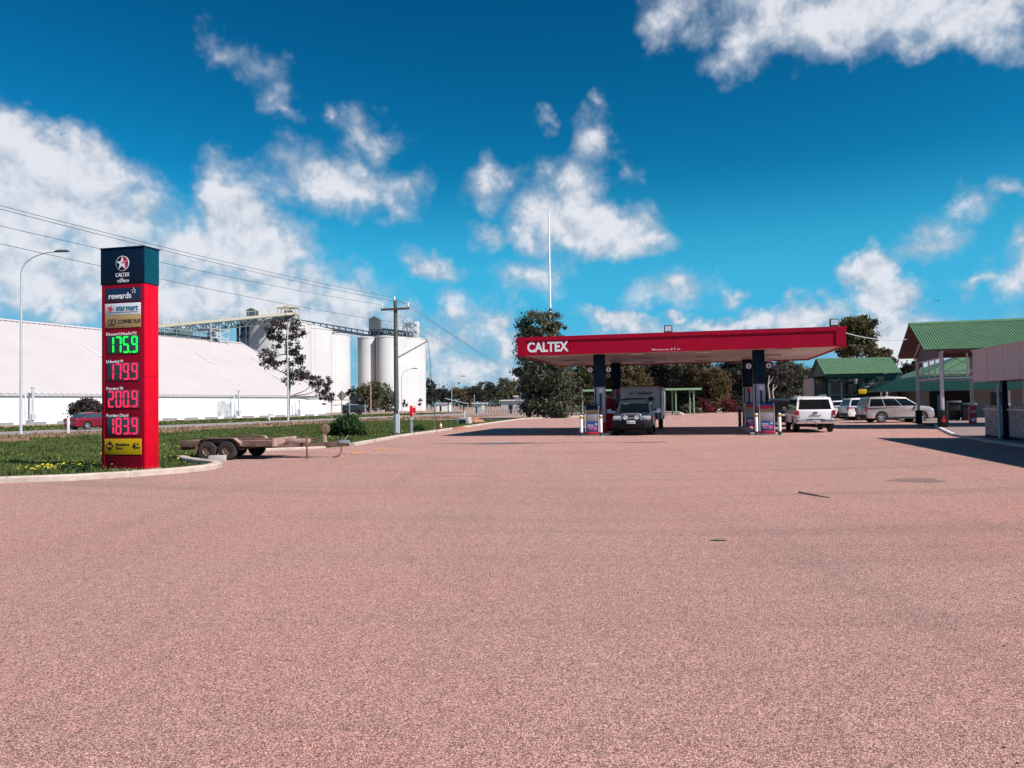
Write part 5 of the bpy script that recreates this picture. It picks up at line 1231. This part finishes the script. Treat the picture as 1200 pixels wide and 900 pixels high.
# bins
def bin_(px, d, h, wd, label):
    c = XY(px, d); t = thing('wheelie_bin', label, 'bin', (c[0],c[1],.02), R(-17), 'black wheelie bins by the wall')
    build('body', MB().add([(-wd*.42,-.3,.1),(wd*.42,-.3,.1),(wd*.42,.3,.1),(-wd*.42,.3,.1),(-wd/2,-.36,h),(wd/2,-.36,h),(wd/2,.36,h),(-wd/2,.36,h)],[(0,3,2,1),(0,1,5,4),(1,2,6,5),(2,3,7,6),(3,0,4,7),(4,5,6,7)]), 'bin', t, bevel=.03)
    build('lid', MB().prism([(-.42,h+.002),(.4,h+.002),(.36,h+.1),(-.3,h+.14)], -wd/2-.03, wd/2+.03, 'x'), 'bin', t, bevel=.02)
    for s in (-1,1): build('wheel', MB().lathe([(.02,-.03),(.1,-.03),(.1,.03),(.02,.03)], 12, 'x', (s*wd*.4,.34,.1)), 'tyre', t)
bin_(1117, 52, 1.28, .78, 'larger black bin standing just beyond the portico corner post'); bin_(1134.5, 51, 1.12, .8, 'smaller black bin beside the red-wrapped portico post')
c = XY(1101.5, 41.2); bs = thing('service_sign', 'small blue service board beside the black-wrapped portico post', 'sign', (c[0],c[1],0), R(-10))
build('board', MB().bx(-.12,.12,-.02,.02,.95,1.75), 'print teal', bs); build('stand', MB().bx(-.03,.03,.021,.06,0,1.7), 'galv', bs)
# ------------------------------------------------------------------ vehicles (local: x forward, y to the left, z up)
def arch(xc, r, zb, n=9):      # arch points going from rear to front (over the wheel)
    a0 = math.asin(max(-1, min(1, (zb-r*.86)/r))) if False else 0
    return [(xc+r*math.cos(PI-PI*i/(n-1)), zb+ (r*math.sin(PI*i/(n-1)))) for i in range(n)]
def wheel(parent, x, y, r, wd, rim='alloy', n5=5, tyre='tyre'):
    s = 1 if y > 0 else -1
    t = build('wheel', MB().lathe([(r*.66,-wd/2),(r*.93,-wd/2),(r,-wd*.36),(r,wd*.36),(r*.93,wd/2),(r*.66,wd/2),(r*.62,0)], 28, 'y', (x,y,r), closed=True), tyre, parent, smooth=35)
    o = s*wd*.30
    rm = build('rim', MB().lathe([(r*.67,-wd*.4),(r*.67,wd*.45*1)], 24, 'y', (x,y,r)).lathe([(r*.69,s*wd*.47),(r*.60,s*wd*.48),(r*.57,s*wd*.3)], 24, 'y', (x,y,r)), rim, t, smooth=40)
    sp = MB().lathe([(.001,o+s*.03),(r*.14,o+s*.025),(r*.18,o)], 14, 'y', (x,y,r))
    for k in range(n5):
        a = 2*PI*k/n5+.3; d = Vector((math.cos(a),0,math.sin(a))); c = Vector((x,y+o,r))
        q = Vector((-d.z,0,d.x)); w0, w1 = r*.13, r*.10; i0, i1 = r*.12, r*.62; yy = Vector((0,s*.02,0))
        sp.add([c+d*i0+q*w0, c+d*i0-q*w0, c+d*i1-q*w1+yy, c+d*i1+q*w1+yy], [(0,1,2,3)])
    build('spoke', sp, rim, rm)
    build('hub_well', MB().lathe([(.001,s*wd*.12),(r*.62,s*wd*.12)], 20, 'y', (x,y,r)), 'matt black', rm)
    return t
def car(name, label, loc, rz, L, W, top, cabin, H, paint, xf, xr, r, sill=.30, arch_k=1.17, tumble=.80, front='std', rear='std', cat='car', glass='glass', rim='alloy', group=None, nwin=2, tyre='tyre', clad=None):
    """top: upper edge of the lower body from rear to front (x,z). cabin: rear base, rear top, front top, front base as (x,z)"""
    t = thing(name, label, cat, (loc[0], loc[1], 0), rz, group)
    ra = r*arch_k; zc = r
    bot = []
    def ar(xc): return [(xc-ra, sill)]+[(xc+ra*math.cos(a), zc+ra*math.sin(a)) for a in [PI-PI*i/12 for i in range(13)] if zc+ra*math.sin(a) > sill+.01]+[(xc+ra, sill)]
    poly = list(top)+[(L/2-.03, sill+.1),(L/2-.16, sill)]+[(x,z) for x,z in reversed(ar(xf))]+[(x,z) for x,z in reversed(ar(xr))]+[(-L/2+.16, sill),(-L/2+.02, sill+.1)]
    mb = MB().prism(poly, -W/2, W/2)
    # plan taper at nose and tail, shoulders tucked in
    def shape(p):
        x, y, z = p; k = 1-.11*max(0, (abs(x)/(L/2)-.62)/.38)**2 - .05*max(0, (z-.78))/.3
        return (x, y*k, z)
    mb.v = [shape(p) for p in mb.v]
    build('body', mb, paint, t, bevel=.045, seg=2, bang=28)
    build('underbody', MB().bx(-L/2+.25, L/2-.25, -W/2+.22, W/2-.22, sill-.06, sill+.35), 'matt black', t)
    for xx in (xf, xr): build('wheel_well', MB().bx(xx-ra*.99, xx+ra*.99, -W/2+.24, W/2-.24, r*.7, r+ra*.98), 'matt black', t)
    (xa,za),(xb,zb),(xc_,zc_),(xd,zd) = cabin
    wb = W*.94/2; wt = W*tumble/2
    def yat(z): return wb+(wt-wb)*(z-min(za,zd))/(H-min(za,zd))
    cb = MB(); pr = [(xa,za-.05),(xa,za),(xb,zb),(xc_,zc_),(xd,zd),(xd,zd-.05)]
    mid = [(xb+(xc_-xb)*.5, H)]; pr = pr[:3]+mid+pr[3:]
    n = len(pr); vs = [(x,-yat(z),z) for x,z in pr]+[(x,yat(z),z) for x,z in pr]
    cb.add(vs, [tuple(range(n)), tuple(range(2*n-1,n-1,-1))]+[(i,(i+1)%n,(i+1)%n+n,i+n)[::-1] for i in range(n)])
    build('cabin', cb, paint, t, bevel=.05, seg=3, bang=25)
    # windows
    def side(x, z, s, o=.006): return (x, s*(yat(z)+o), z)
    def lerp(p, q, u): return (p[0]+(q[0]-p[0])*u, p[1]+(q[1]-p[1])*u)
    zt, zl = .86, .08
    for s in (-1, 1):
        bl, tl, tr_, br = (xa,za),(xb,zb),(xc_,zc_),(xd,zd)
        L0, L1 = lerp(bl,tl,zl), lerp(bl,tl,zt); R0, R1 = lerp(br,tr_,zl), lerp(br,tr_,zt)
        marg = .10
        for k in range(nwin):
            u0, u1 = k/nwin, (k+1)/nwin
            g0 = (marg if k == 0 else .035)/max(.1,abs(R0[0]-L0[0])); g1 = (marg if k == nwin-1 else .035)/max(.1,abs(R0[0]-L0[0]))
            a, b, c, d = lerp(L0,R0,u0+g0), lerp(L0,R0,u1-g1), lerp(L1,R1,u1-g1), lerp(L1,R1,u0+g0)
            build('side_window', MB().quad(*[side(*p, s) for p in (a,b,c,d)]), glass, t, fix=False)
    def cross(p, q, u0, u1, w, o):   # panel across the car between profile points
        a, b = lerp(p,q,u0), lerp(p,q,u1); dx, dz = q[0]-p[0], q[1]-p[1]; l = math.hypot(dx,dz); nx, nz = (dz/l*o, -dx/l*o)
        return MB().quad((a[0]+nx,-yat(a[1])*w,a[1]+nz),(a[0]+nx,yat(a[1])*w,a[1]+nz),(b[0]+nx,yat(b[1])*w,b[1]+nz),(b[0]+nx,-yat(b[1])*w,b[1]+nz))
    build('windscreen', cross((xd,zd),(xc_,zc_),.06,.90,.88,.008), glass, t, fix=False)
    build('rear_window', cross((xa,za),(xb,zb),.10,.86,.86,-.008), glass, t, fix=False)
    for s in (-1, 1):
        for xx in (xf, xr): wheel(t, xx, s*(W/2-.13), r, .22, rim, tyre=tyre)
    zh = top[-2][1] if len(top) > 2 else .8
    for s in (-1, 1):
        mr_ = build('mirror', MB().box((xd-.25, s*(W/2+.09), zd+.08), (.10,.2,.15)), paint, t, bevel=.03)
        for i in range(nwin): build('door_handle', MB().box((xr+.3+(xd-xr-.3)*(.22+.62*i/max(1,nwin-1)), s*(W/2-.005), zd-.14), (.16,.03,.03)), paint, t, bevel=.008)
        build('door_seam', MB().bx((xa+xd)/2-.006,(xa+xd)/2+.006, s*(W/2)-.004, s*(W/2)+.004, sill+.1, min(za,zd)-.06), 'matt black', t)
    return t
def plate(t, x, z, txt=None, mt='letter white', w=.37, h=.12, face=1):
    p = build('number_plate', MB().box((x,0,z),(.015,w,h)), mt, t, bevel=.003)
    if txt: o = letter(txt, 'black', p, x+face*.0085, 0, z, w=w*.8, h=h*.55, bold=.01, rz=face*PI/2)
    return p
# ---- four wheel drive under the canopy (coming towards us)
hv = math.atan2(-V.y, -V.x)
fc = Vector((5.78,37.4,0))+V*2.48
fwd = car('four_wheel_drive', 'silver four wheel drive with black bull bar parked at the pump and towing a caravan', fc, hv, 4.9, 1.92,
    [(-2.42,.55),(-2.44,.98),(-2.40,1.06),(.80,1.06),(1.2,1.07),(2.1,1.00),(2.32,.92),(2.38,.62)], [(-2.38,1.04),(-2.18,1.60),(.10,1.62),(.78,1.05)], 1.68, 'car silver', 1.45, -1.42, .40, .42, 1.2, .80, cat='four wheel drive', nwin=3, glass='glass teal')
bb = MB()
build('bull_bar', MB().add([(2.42,-.92,.42),(2.62,-.62,.40),(2.62,.62,.40),(2.42,.92,.42),(2.42,-.96,.74),(2.66,-.64,.76),(2.66,.64,.76),(2.42,.96,.74),(2.1,-.97,.44),(2.1,.97,.44),(2.1,-.98,.72),(2.1,.98,.72)],
   [(0,1,5,4),(1,2,6,5),(2,3,7,6),(4,5,6,7),(0,3,2,1),(8,0,4,10),(3,9,11,7),(4,7,11,10)]), 'black', fwd, bevel=.02)
build('bull_bar_hoop', MB().tube([(2.62,-.50,.74),(2.62,-.47,.98),(2.60,-.40,1.07),(2.60,.40,1.07),(2.62,.47,.98),(2.62,.50,.74)], .035, 10), 'chrome', fwd, smooth=50)
build('grille', MB().bx(2.36,2.40,-.48,.48,.74,.95), 'matt black', fwd); build('grille_bar', MB().bx(2.401,2.415,-.48,.48,.83,.87), 'chrome', fwd)
for s in (-1,1):
    build('headlight', MB().box((2.30,s*.72,.86),(.14,.36,.19)), 'lamp clear', fwd, bevel=.03); build('indicator', MB().box((2.22,s*.90,.84),(.16,.07,.15)), 'orange', fwd, bevel=.015)
    build('driving_light', MB().lathe([(.001,.0),(.10,.01),(.115,-.03),(.06,-.1)], 18, 'x', (2.70,s*.27,.88)), 'lamp clear', fwd, smooth=60)
    ar_ = build('towing_mirror', MB().box((.86,s*1.24,1.18),(.10,.22,.22)), 'white paint', fwd, bevel=.03); build('mirror_arm', MB().bar((.84,s*.93,1.12),(.86,s*1.15,1.14),.04), 'white paint', ar_)
    build('wheel_flare', MB().lathe([(.49,-.03),(.52,-.03),(.52,.03),(.49,.03)], 24, 'y', (1.45,s*.95,.40)), 'matt black', fwd)
    build('mud_flap', MB().box((.92,s*.80,.32),(.02,.26,.3)), 'black', fwd)
plate(fwd, 2.68, .66, '1EVK 204', w=.40, h=.15)
mb = MB()
for s in (-1,1): mb.bar((-1.9,s*.68,1.77),(-.05,s*.68,1.77),.05)
for x in np.linspace(-1.9,-.05,7): mb.bar((x,-.68,1.79),(x,.68,1.79),.04)
for x in (-1.8,-.2):
    for s in (-1,1): mb.bar((x,s*.66,1.64),(x,s*.66,1.77),.05)
build('roof_rack', mb, 'black', fwd); build('rolled_awning', MB().tube([(-1.8,.80,1.80),(.02,.80,1.80)], .11, 12), 'black', fwd, smooth=50); build('light_bar', MB().box((-.02,0,1.80),(.06,1.0,.08)), 'black', fwd, bevel=.01)
build('wiper', MB().bar((.72,-.5,1.12),(.62,.1,1.22),.02).bar((.72,.15,1.12),(.62,.65,1.22),.02), 'matt black', fwd)
build('sun_visor_strip', MB().bx(.20,.22,-.6,-.3,1.53,1.59), 'white paint', fwd); build('antenna', MB().tube([(2.55,-.5,.76),(2.5,-.52,2.1)], .012, 5), 'matt black', fwd)
# ---- caravan
cc_ = Vector((7.35,44.2,0))+V*3.1
cvn = thing('caravan', 'tall pale grey box caravan coupled behind the silver four wheel drive', 'caravan', cc_, hv)
build('body', MB().prism([(-3.1,.62),(3.05,.62),(3.12,1.0),(3.12,2.42),(3.0,2.52),(-3.1,2.52)], -1.17, 1.17), 'caravan', cvn, bevel=.04)
build('edge_trim', MB().bx(3.08,3.135,-1.185,-1.14,.64,2.5).bx(3.08,3.135,1.14,1.185,.64,2.5).bx(-3.1,3.1,-1.185,-1.171,2.42,2.52).bx(-3.1,3.1,1.171,1.185,2.42,2.52), 'dark steel', cvn)
letter('#1 Trailblazer', 'black', cvn, 3.128, .05, 2.14, w=1.35, h=.2, bold=.02, rz=PI/2, shear=.25)
build('stone_guard', MB().bx(3.121,3.15,-.95,.95,.66,1.25), 'dark steel', cvn); build('front_window', MB().bx(3.122,3.14,-.8,.8,1.45,1.9), 'caravan', cvn)
for s in (-1,1):
    build('side_window', MB().bx(.9,1.9,s*1.172-.006,s*1.172+.012,1.5,2.05), 'glass', cvn); build('side_window', MB().bx(-2,-1.1,s*1.172-.006,s*1.172+.012,1.5,2.05), 'glass', cvn)
    for x in (-.45,.4): wheel(cvn, x, s*1.02, .36, .22)
    build('mudguard', MB().bx(-.95,.9,s*1.19-.02,s*1.19+.02,.60,.80), 'matt black', cvn)
build('door', MB().bx(2.2,2.8,1.172,1.19,.7,2.3), 'caravan', cvn); build('awning_roll', MB().tube([(-2.6,1.24,2.42),(2.0,1.24,2.42)],.07,8), 'white paint', cvn)
build('awning_arm', MB().bar((1.9,1.24,2.4),(1.9,1.22,.7),.04).bar((-2.5,1.24,2.4),(-2.5,1.22,.7),.04), 'chrome', cvn)
mb = MB()
for z in (1.0,1.35,1.7): mb.bar((-3.14,-1.1,z),(-3.14,1.1,z),.05)
build('rear_rack', mb.bar((-3.14,1.05,.6),(-3.14,1.05,1.75),.05).bar((-3.14,-1.05,.6),(-3.14,-1.05,1.75),.05), 'galv', cvn)
build('drawbar', MB().bar((3.0,-.7,.5),(4.4,0,.48),.08,.12).bar((3.0,.7,.5),(4.4,0,.48),.08,.12).bx(-3,3,-.6,.6,.42,.6), 'black', cvn); build('gas_bottle', MB().lathe([(.001,.5),(.16,.52),(.16,.95),(.05,1.05),(.001,1.06)], 14, 'z', (3.45,.2,.02)).lathe([(.001,.5),(.16,.52),(.16,.95),(.05,1.05),(.001,1.06)], 14, 'z', (3.45,-.2,.02)), 'galv pale', cvn, smooth=50)
# ---- white ute with canopy (seen from behind)
uc = Vector((14.9,37.8,0))+V*2.62
ha = math.atan2(V.y, V.x)
ut = car('ute', 'white ute with a white canopy over its tray, tail towards us at the second pump', uc, ha, 5.2, 1.90,
    [(-2.58,.52),(-2.60,1.02),(-2.57,1.10),(1.0,1.10),(2.1,1.0),(2.42,.88),(2.55,.6)], [(-2.54,1.08),(-2.18,1.72),(.55,1.74),(1.15,1.08)], 1.80, 'car white', 1.6, -1.55, .385, .46, 1.17, .80, cat='ute', nwin=4)
build('rear_bumper', MB().add([(-2.60,-.90,.44),(-2.74,-.80,.44),(-2.74,.80,.44),(-2.60,.90,.44),(-2.60,-.92,.64),(-2.76,-.82,.62),(-2.76,.82,.62),(-2.60,.92,.64),(-2.45,-.92,.46),(-2.45,.92,.46),(-2.45,-.93,.62),(-2.45,.93,.62)],[(0,1,5,4),(1,2,6,5),(2,3,7,6),(4,5,6,7),(0,3,2,1),(8,0,4,10),(3,9,11,7),(4,7,11,10)]), 'chrome', ut, bevel=.02)
build('bumper_step', MB().bx(-2.765,-2.62,-.42,.42,.622,.66), 'matt black', ut)
for s in (-1,1):
    build('tail_light', MB().box((-2.555,s*.855,.93),(.12,.16,.34)), 'lamp red', ut, bevel=.015)
    build('reverse_light', MB().box((-2.618,s*.855,.82),(.008,.12,.07)), 'lamp clear', ut)
    build('mud_flap', MB().box((-2.05,s*.80,.33),(.02,.28,.32)), 'black', ut)
build('tailgate_seam', MB().bx(-2.606,-2.60,-.76,-.75,.62,1.06).bx(-2.606,-2.60,.75,.76,.62,1.06).bx(-2.606,-2.60,-.75,.75,.655,.665), 'matt black', ut)
build('tailgate_handle', MB().box((-2.61,0,.99),(.03,.2,.06)), 'matt black', ut, bevel=.01); letter('AMAROK', 'dark steel', ut, -2.612, 0, .86, w=.55, h=.06, rz=-PI/2, bold=.01)
plate(ut, -2.772, .55, '1GHT 663', w=.36, h=.11, face=-1); build('tow_ball', MB().tube([(-2.7,0,.42),(-2.88,0,.42)],.03,8).lathe([(.001,.0),(.035,.02),(.035,.05),(.001,.07)],10,'z',(-2.86,0,.43)), 'chrome', ut)
build('roof_rail', MB().bar((-2.0,.62,1.85),(.3,.62,1.85),.03).bar((-2.0,-.62,1.85),(.3,-.62,1.85),.03), 'white paint', ut)
# ---- black wagon ahead in the queue
bc = XY(917.5,46.9); bk = car('station_wagon', 'black wagon waiting in front of the white ute, mostly hidden behind bollard and pump', (bc[0]+.5,bc[1]+1.9), ha, 4.6, 1.84,
    [(-2.26,.5),(-2.28,.95),(-2.22,1.05),(1.0,1.05),(2.0,.9),(2.24,.7),(2.28,.5)], [(-2.2,1.03),(-1.95,1.62),(.1,1.64),(.95,1.04)], 1.72, 'car black', 1.42, -1.38, .37, .36, nwin=3)
for s in (-1,1): build('tail_light', MB().box((-2.24,s*.8,.85),(.1,.2,.2)), 'lamp red', bk, bevel=.02)
plate(bk, -2.29, .72, None)
# ---- parked cars by the roadhouse
def wagon(label, loc, rz, paint, name='station_wagon', L=4.85, H=1.74, W=1.88, **kw):
    t = car(name, label, loc, rz, L, W, [(-L/2+.03,.52),(-L/2,.88),(-L/2+.06,1.08),(.95,1.10),(1.5,1.12),(L/2-.28,1.05),(L/2-.05,.90),(L/2,.55)],
        [(-L/2+.12,1.06),(-L/2+.34,H-.07),(.40,H-.08),(1.32,1.10)], H, paint, L/2-.93, -L/2+1.02, .36, .30, 1.18, .78, nwin=3, **kw)
    for s in (-1,1):
        build('headlight', MB().box((L/2-.17,s*.70,.80),(.22,.34,.15)), 'lamp clear', t, bevel=.03); build('tail_light', MB().box((-L/2+.05,s*.80,.90),(.12,.18,.26)), 'lamp red', t, bevel=.02)
        build('sill_cladding', MB().bx(-L/2+1.45,L/2-1.38,s*(W/2+.005)-.014,s*(W/2+.005)+.014,.28,.40), 'matt black', t)
    build('front_bumper', MB().box((L/2-.05,0,.42),(.16,W*.84,.2)), 'matt black', t, bevel=.04); build('rear_bumper', MB().box((-L/2+.03,0,.46),(.14,W*.88,.2)), 'matt black', t, bevel=.03); build('grille', MB().box((L/2-.02,0,.70),(.05,.8,.12)), 'matt black', t, bevel=.01)
    plate(t, -L/2-.01, .72)
    build('roof_rail', MB().bar((-1.7,.62,H-.0),(.0,.62,H-.0),.035).bar((-1.7,-.62,H),(.0,-.62,H),.035), 'matt black', t)
    return t
p = XY(1048.5,52.7); wagon('champagne silver wagon parked side-on behind the portico post, bonnet under the roof', (p[0]-.05,p[1]), R(-1), 'car champagne', 'station_wagon', 4.62, 1.78)
p = XY(988,59.4); wagon('white wagon parked just behind the champagne silver wagon, its tail light showing', (p[0]+2.4,p[1]), R(-1), 'car white')
p = XY(967,67); wagon('white hatchback mostly hidden behind the white ute', (p[0]+2.2,p[1]), R(-1), 'car white', 'hatchback', 4.3, 1.55, 1.76)
p = XY(983,78); wagon('pale wagon in the last row, only its roof showing over the white wagon', (p[0]+2.2,p[1]), R(-1), 'car white', 'station_wagon', 4.7, 1.85)
p = XY(1003,76); wagon('silver wagon in the last row below the yellow sign board', (p[0]+2.2,p[1]), R(-1), 'car silver', 'station_wagon', 4.7, 1.78)
# ---- red sedan on the road
p = XY(99,66); rs = car('sedan', 'dark red sedan driving on the road behind the price sign', (p[0]+.6,p[1]+.6), math.atan2(RD.y, RD.x)-R(8), 4.7, 1.80,
    [(-2.3,.5),(-2.34,.85),(-2.28,.98),(-1.5,1.0),(.85,.98),(1.9,.84),(2.25,.7),(2.33,.5)], [(-1.85,.98),(-1.05,1.38),(.15,1.40),(1.05,.97)], 1.46, 'car red', 1.42, -1.32, .33, .26, nwin=2, tumble=.76, glass='glass teal')
for s in (-1,1): build('tail_light', MB().box((-2.28,s*.70,.82),(.12,.3,.16)), 'lamp red', rs, bevel=.02); build('headlight', MB().box((2.2,s*.66,.68),(.16,.34,.13)), 'lamp clear', rs, bevel=.02)
build('rear_bumper', MB().box((-2.30,0,.48),(.14,1.56,.2)), 'car red', rs, bevel=.05); plate(rs, -2.375, .62)
# ------------------------------------------------------------------ tandem trailer
tp = Vector((-8.5,24.9,0)); tr = thing('car_trailer', 'empty rusty flat tandem-axle car trailer parked at the kerb end', 'trailer', tp, R(-7))
DL, DR_ = -1.63, 1.15      # deck from tail to front
build('deck', MB().bx(DL+.4,DR_,-.78,.78,.47,.52).bx(DL-.25,DL+.395,-.78,.78,.44,.49), 'timber deck', tr)
for s in (-1,1):
    build('side_rail', MB().bx(DL-.25,DR_,s*.84-.05,s*.84+.05,.40,.60), 'rust', tr, bevel=.01)
    build('rub_strip', MB().bx(DL+.3,DR_-.02,s*.895-.004,s*.895+.004,.57,.60), 'rust pale', tr)
    for x in (-.80,-.15):
        w_ = build('wheel', MB().lathe([(.15,-.09),(.27,-.09),(.30,-.06),(.30,.06),(.27,.09),(.15,.09)], 28, 'y', (x-.1,s*1.0,.30), closed=True), 'old tyre', tr, smooth=40)
        build('rim', MB().lathe([(.001,s*.02),(.06,s*.05),(.07,s*.03),(.12,s*.02),(.155,s*.07),(.17,s*.085)], 22, 'y', (x-.1,s*1.0,.30)), 'rusty rim', w_, smooth=40)
        lm_ = MB()
        for k in range(5): a = 2*PI*k/5; lm_.box((x-.1+.09*math.cos(a), s*1.04, .30+.09*math.sin(a)),(.025,.03,.025))
        build('lug_nut', lm_, 'rust pale', w_)
    g_ = MB(); y0, y1 = (s*.90, s*1.12)
    prof = [(-1.26,.20),(-1.24,.42),(-1.10,.63),(-.92,.69),(-.2,.69),(.0,.66),(.18,.50),(.22,.44)]
    for (a, b), (c, d) in zip(prof, prof[1:]): g_.add([(a,y0,b),(c,y0,d),(c,y1,d),(a,y1,b),(a,y0,b+.012),(c,y0,d+.012),(c,y1,d+.012),(a,y1,b+.012)],[(0,1,2,3),(4,5,6,7),(0,1,5,4),(2,3,7,6),(1,2,6,5),(3,0,4,7)])
    build('mudguard', g_, 'rust', tr); g2 = MB().add([(-.02,y0,.672),(.19,y0,.505),(.19,y1,.505),(-.02,y1,.672)],[(0,1,2,3)]); g2.v = [(x+.012,y,z+.012) for x,y,z in g2.v]; build('guard_patch', g2, 'rust pale', tr, fix=False)
    build('guard_stay', MB().bx(-1.1,.1,s*.86-.02,s*.86+.02,.60,.66), 'rust', tr)
mb = MB()
for x in np.arange(DL, DR_, .5): mb.bx(x,x+.06,-.80,.80,.36,.44)
build('cross_member', mb, 'rust', tr)
build('axle', MB().tube([(-.9,-.98,.3),(-.9,.98,.3)],.035,8).tube([(-.25,-.98,.3),(-.25,.98,.3)],.035,8), 'rust', tr); build('spring', MB().bar((-1.3,-.8,.33),(.2,-.8,.33),.06,.05).bar((-1.3,.8,.33),(.2,.8,.33),.06,.05), 'rust', tr)
build('tail_board', MB().bx(DL-.30,DL-.251,-.88,.88,.30,.60), 'rust', tr); build('tail_lamp', MB().box((DL-.31,-.75,.46),(.02,.22,.09)).box((DL-.31,.75,.46),(.02,.22,.09)), 'lamp red', tr)
build('head_board', MB().bx(DR_+.001,DR_+.05,-.88,.88,.40,.66), 'rust pale', tr)
db = MB()
for s in (-1,1): db.bar((DR_-.3,s*.65,.40),(2.5,s*.04,.42),.07,.12)
build('drawbar', db.bar((2.3,0,.42),(3.05,0,.44),.09,.13).bar((DR_,.0,.58),(2.3,0,.58),.05,.05), 'rust', tr)
build('toolbox', MB().bx(1.3,2.05,-.28,.28,.48,.60), 'rust pale', tr, bevel=.01)
build('stand_leg', MB().tube([(2.08,-.42,.02),(2.08,-.42,.72)],.03,8).bx(2.02,2.14,-.48,-.36,.0,.02).bar((2.08,-.42,.45),(2.08,0,.43),.05), 'rust', tr)
wp = build('winch_post', MB().bx(2.47,2.55,-.05,.05,.48,.78), 'rust pale', tr); build('spare_disc', MB().lathe([(.001,-.03),(.1,-.05),(.155,-.03),(.16,.0),(.155,.03),(.1,.04),(.001,.03)], 22, 'y', (2.53,-.02,.90)), 'rusty rim', wp, smooth=40)
build('coupling', MB().bx(2.98,3.32,-.06,.06,.44,.54).tube([(3.15,0,.54),(3.28,0,.70)],.018,6), 'galv', tr, bevel=.01)
ch = MB(); pts = [(3.05,-.06,.40),(3.10,-.1,.25),(3.06,-.12,.10),(2.95,-.15,.03),(2.8,-.14,.02)]
build('safety_chain', ch.tube(pts,.02,6).tube([(3.05,.06,.62),(3.1,.02,.40)],.018,6), 'rust', tr, smooth=50)
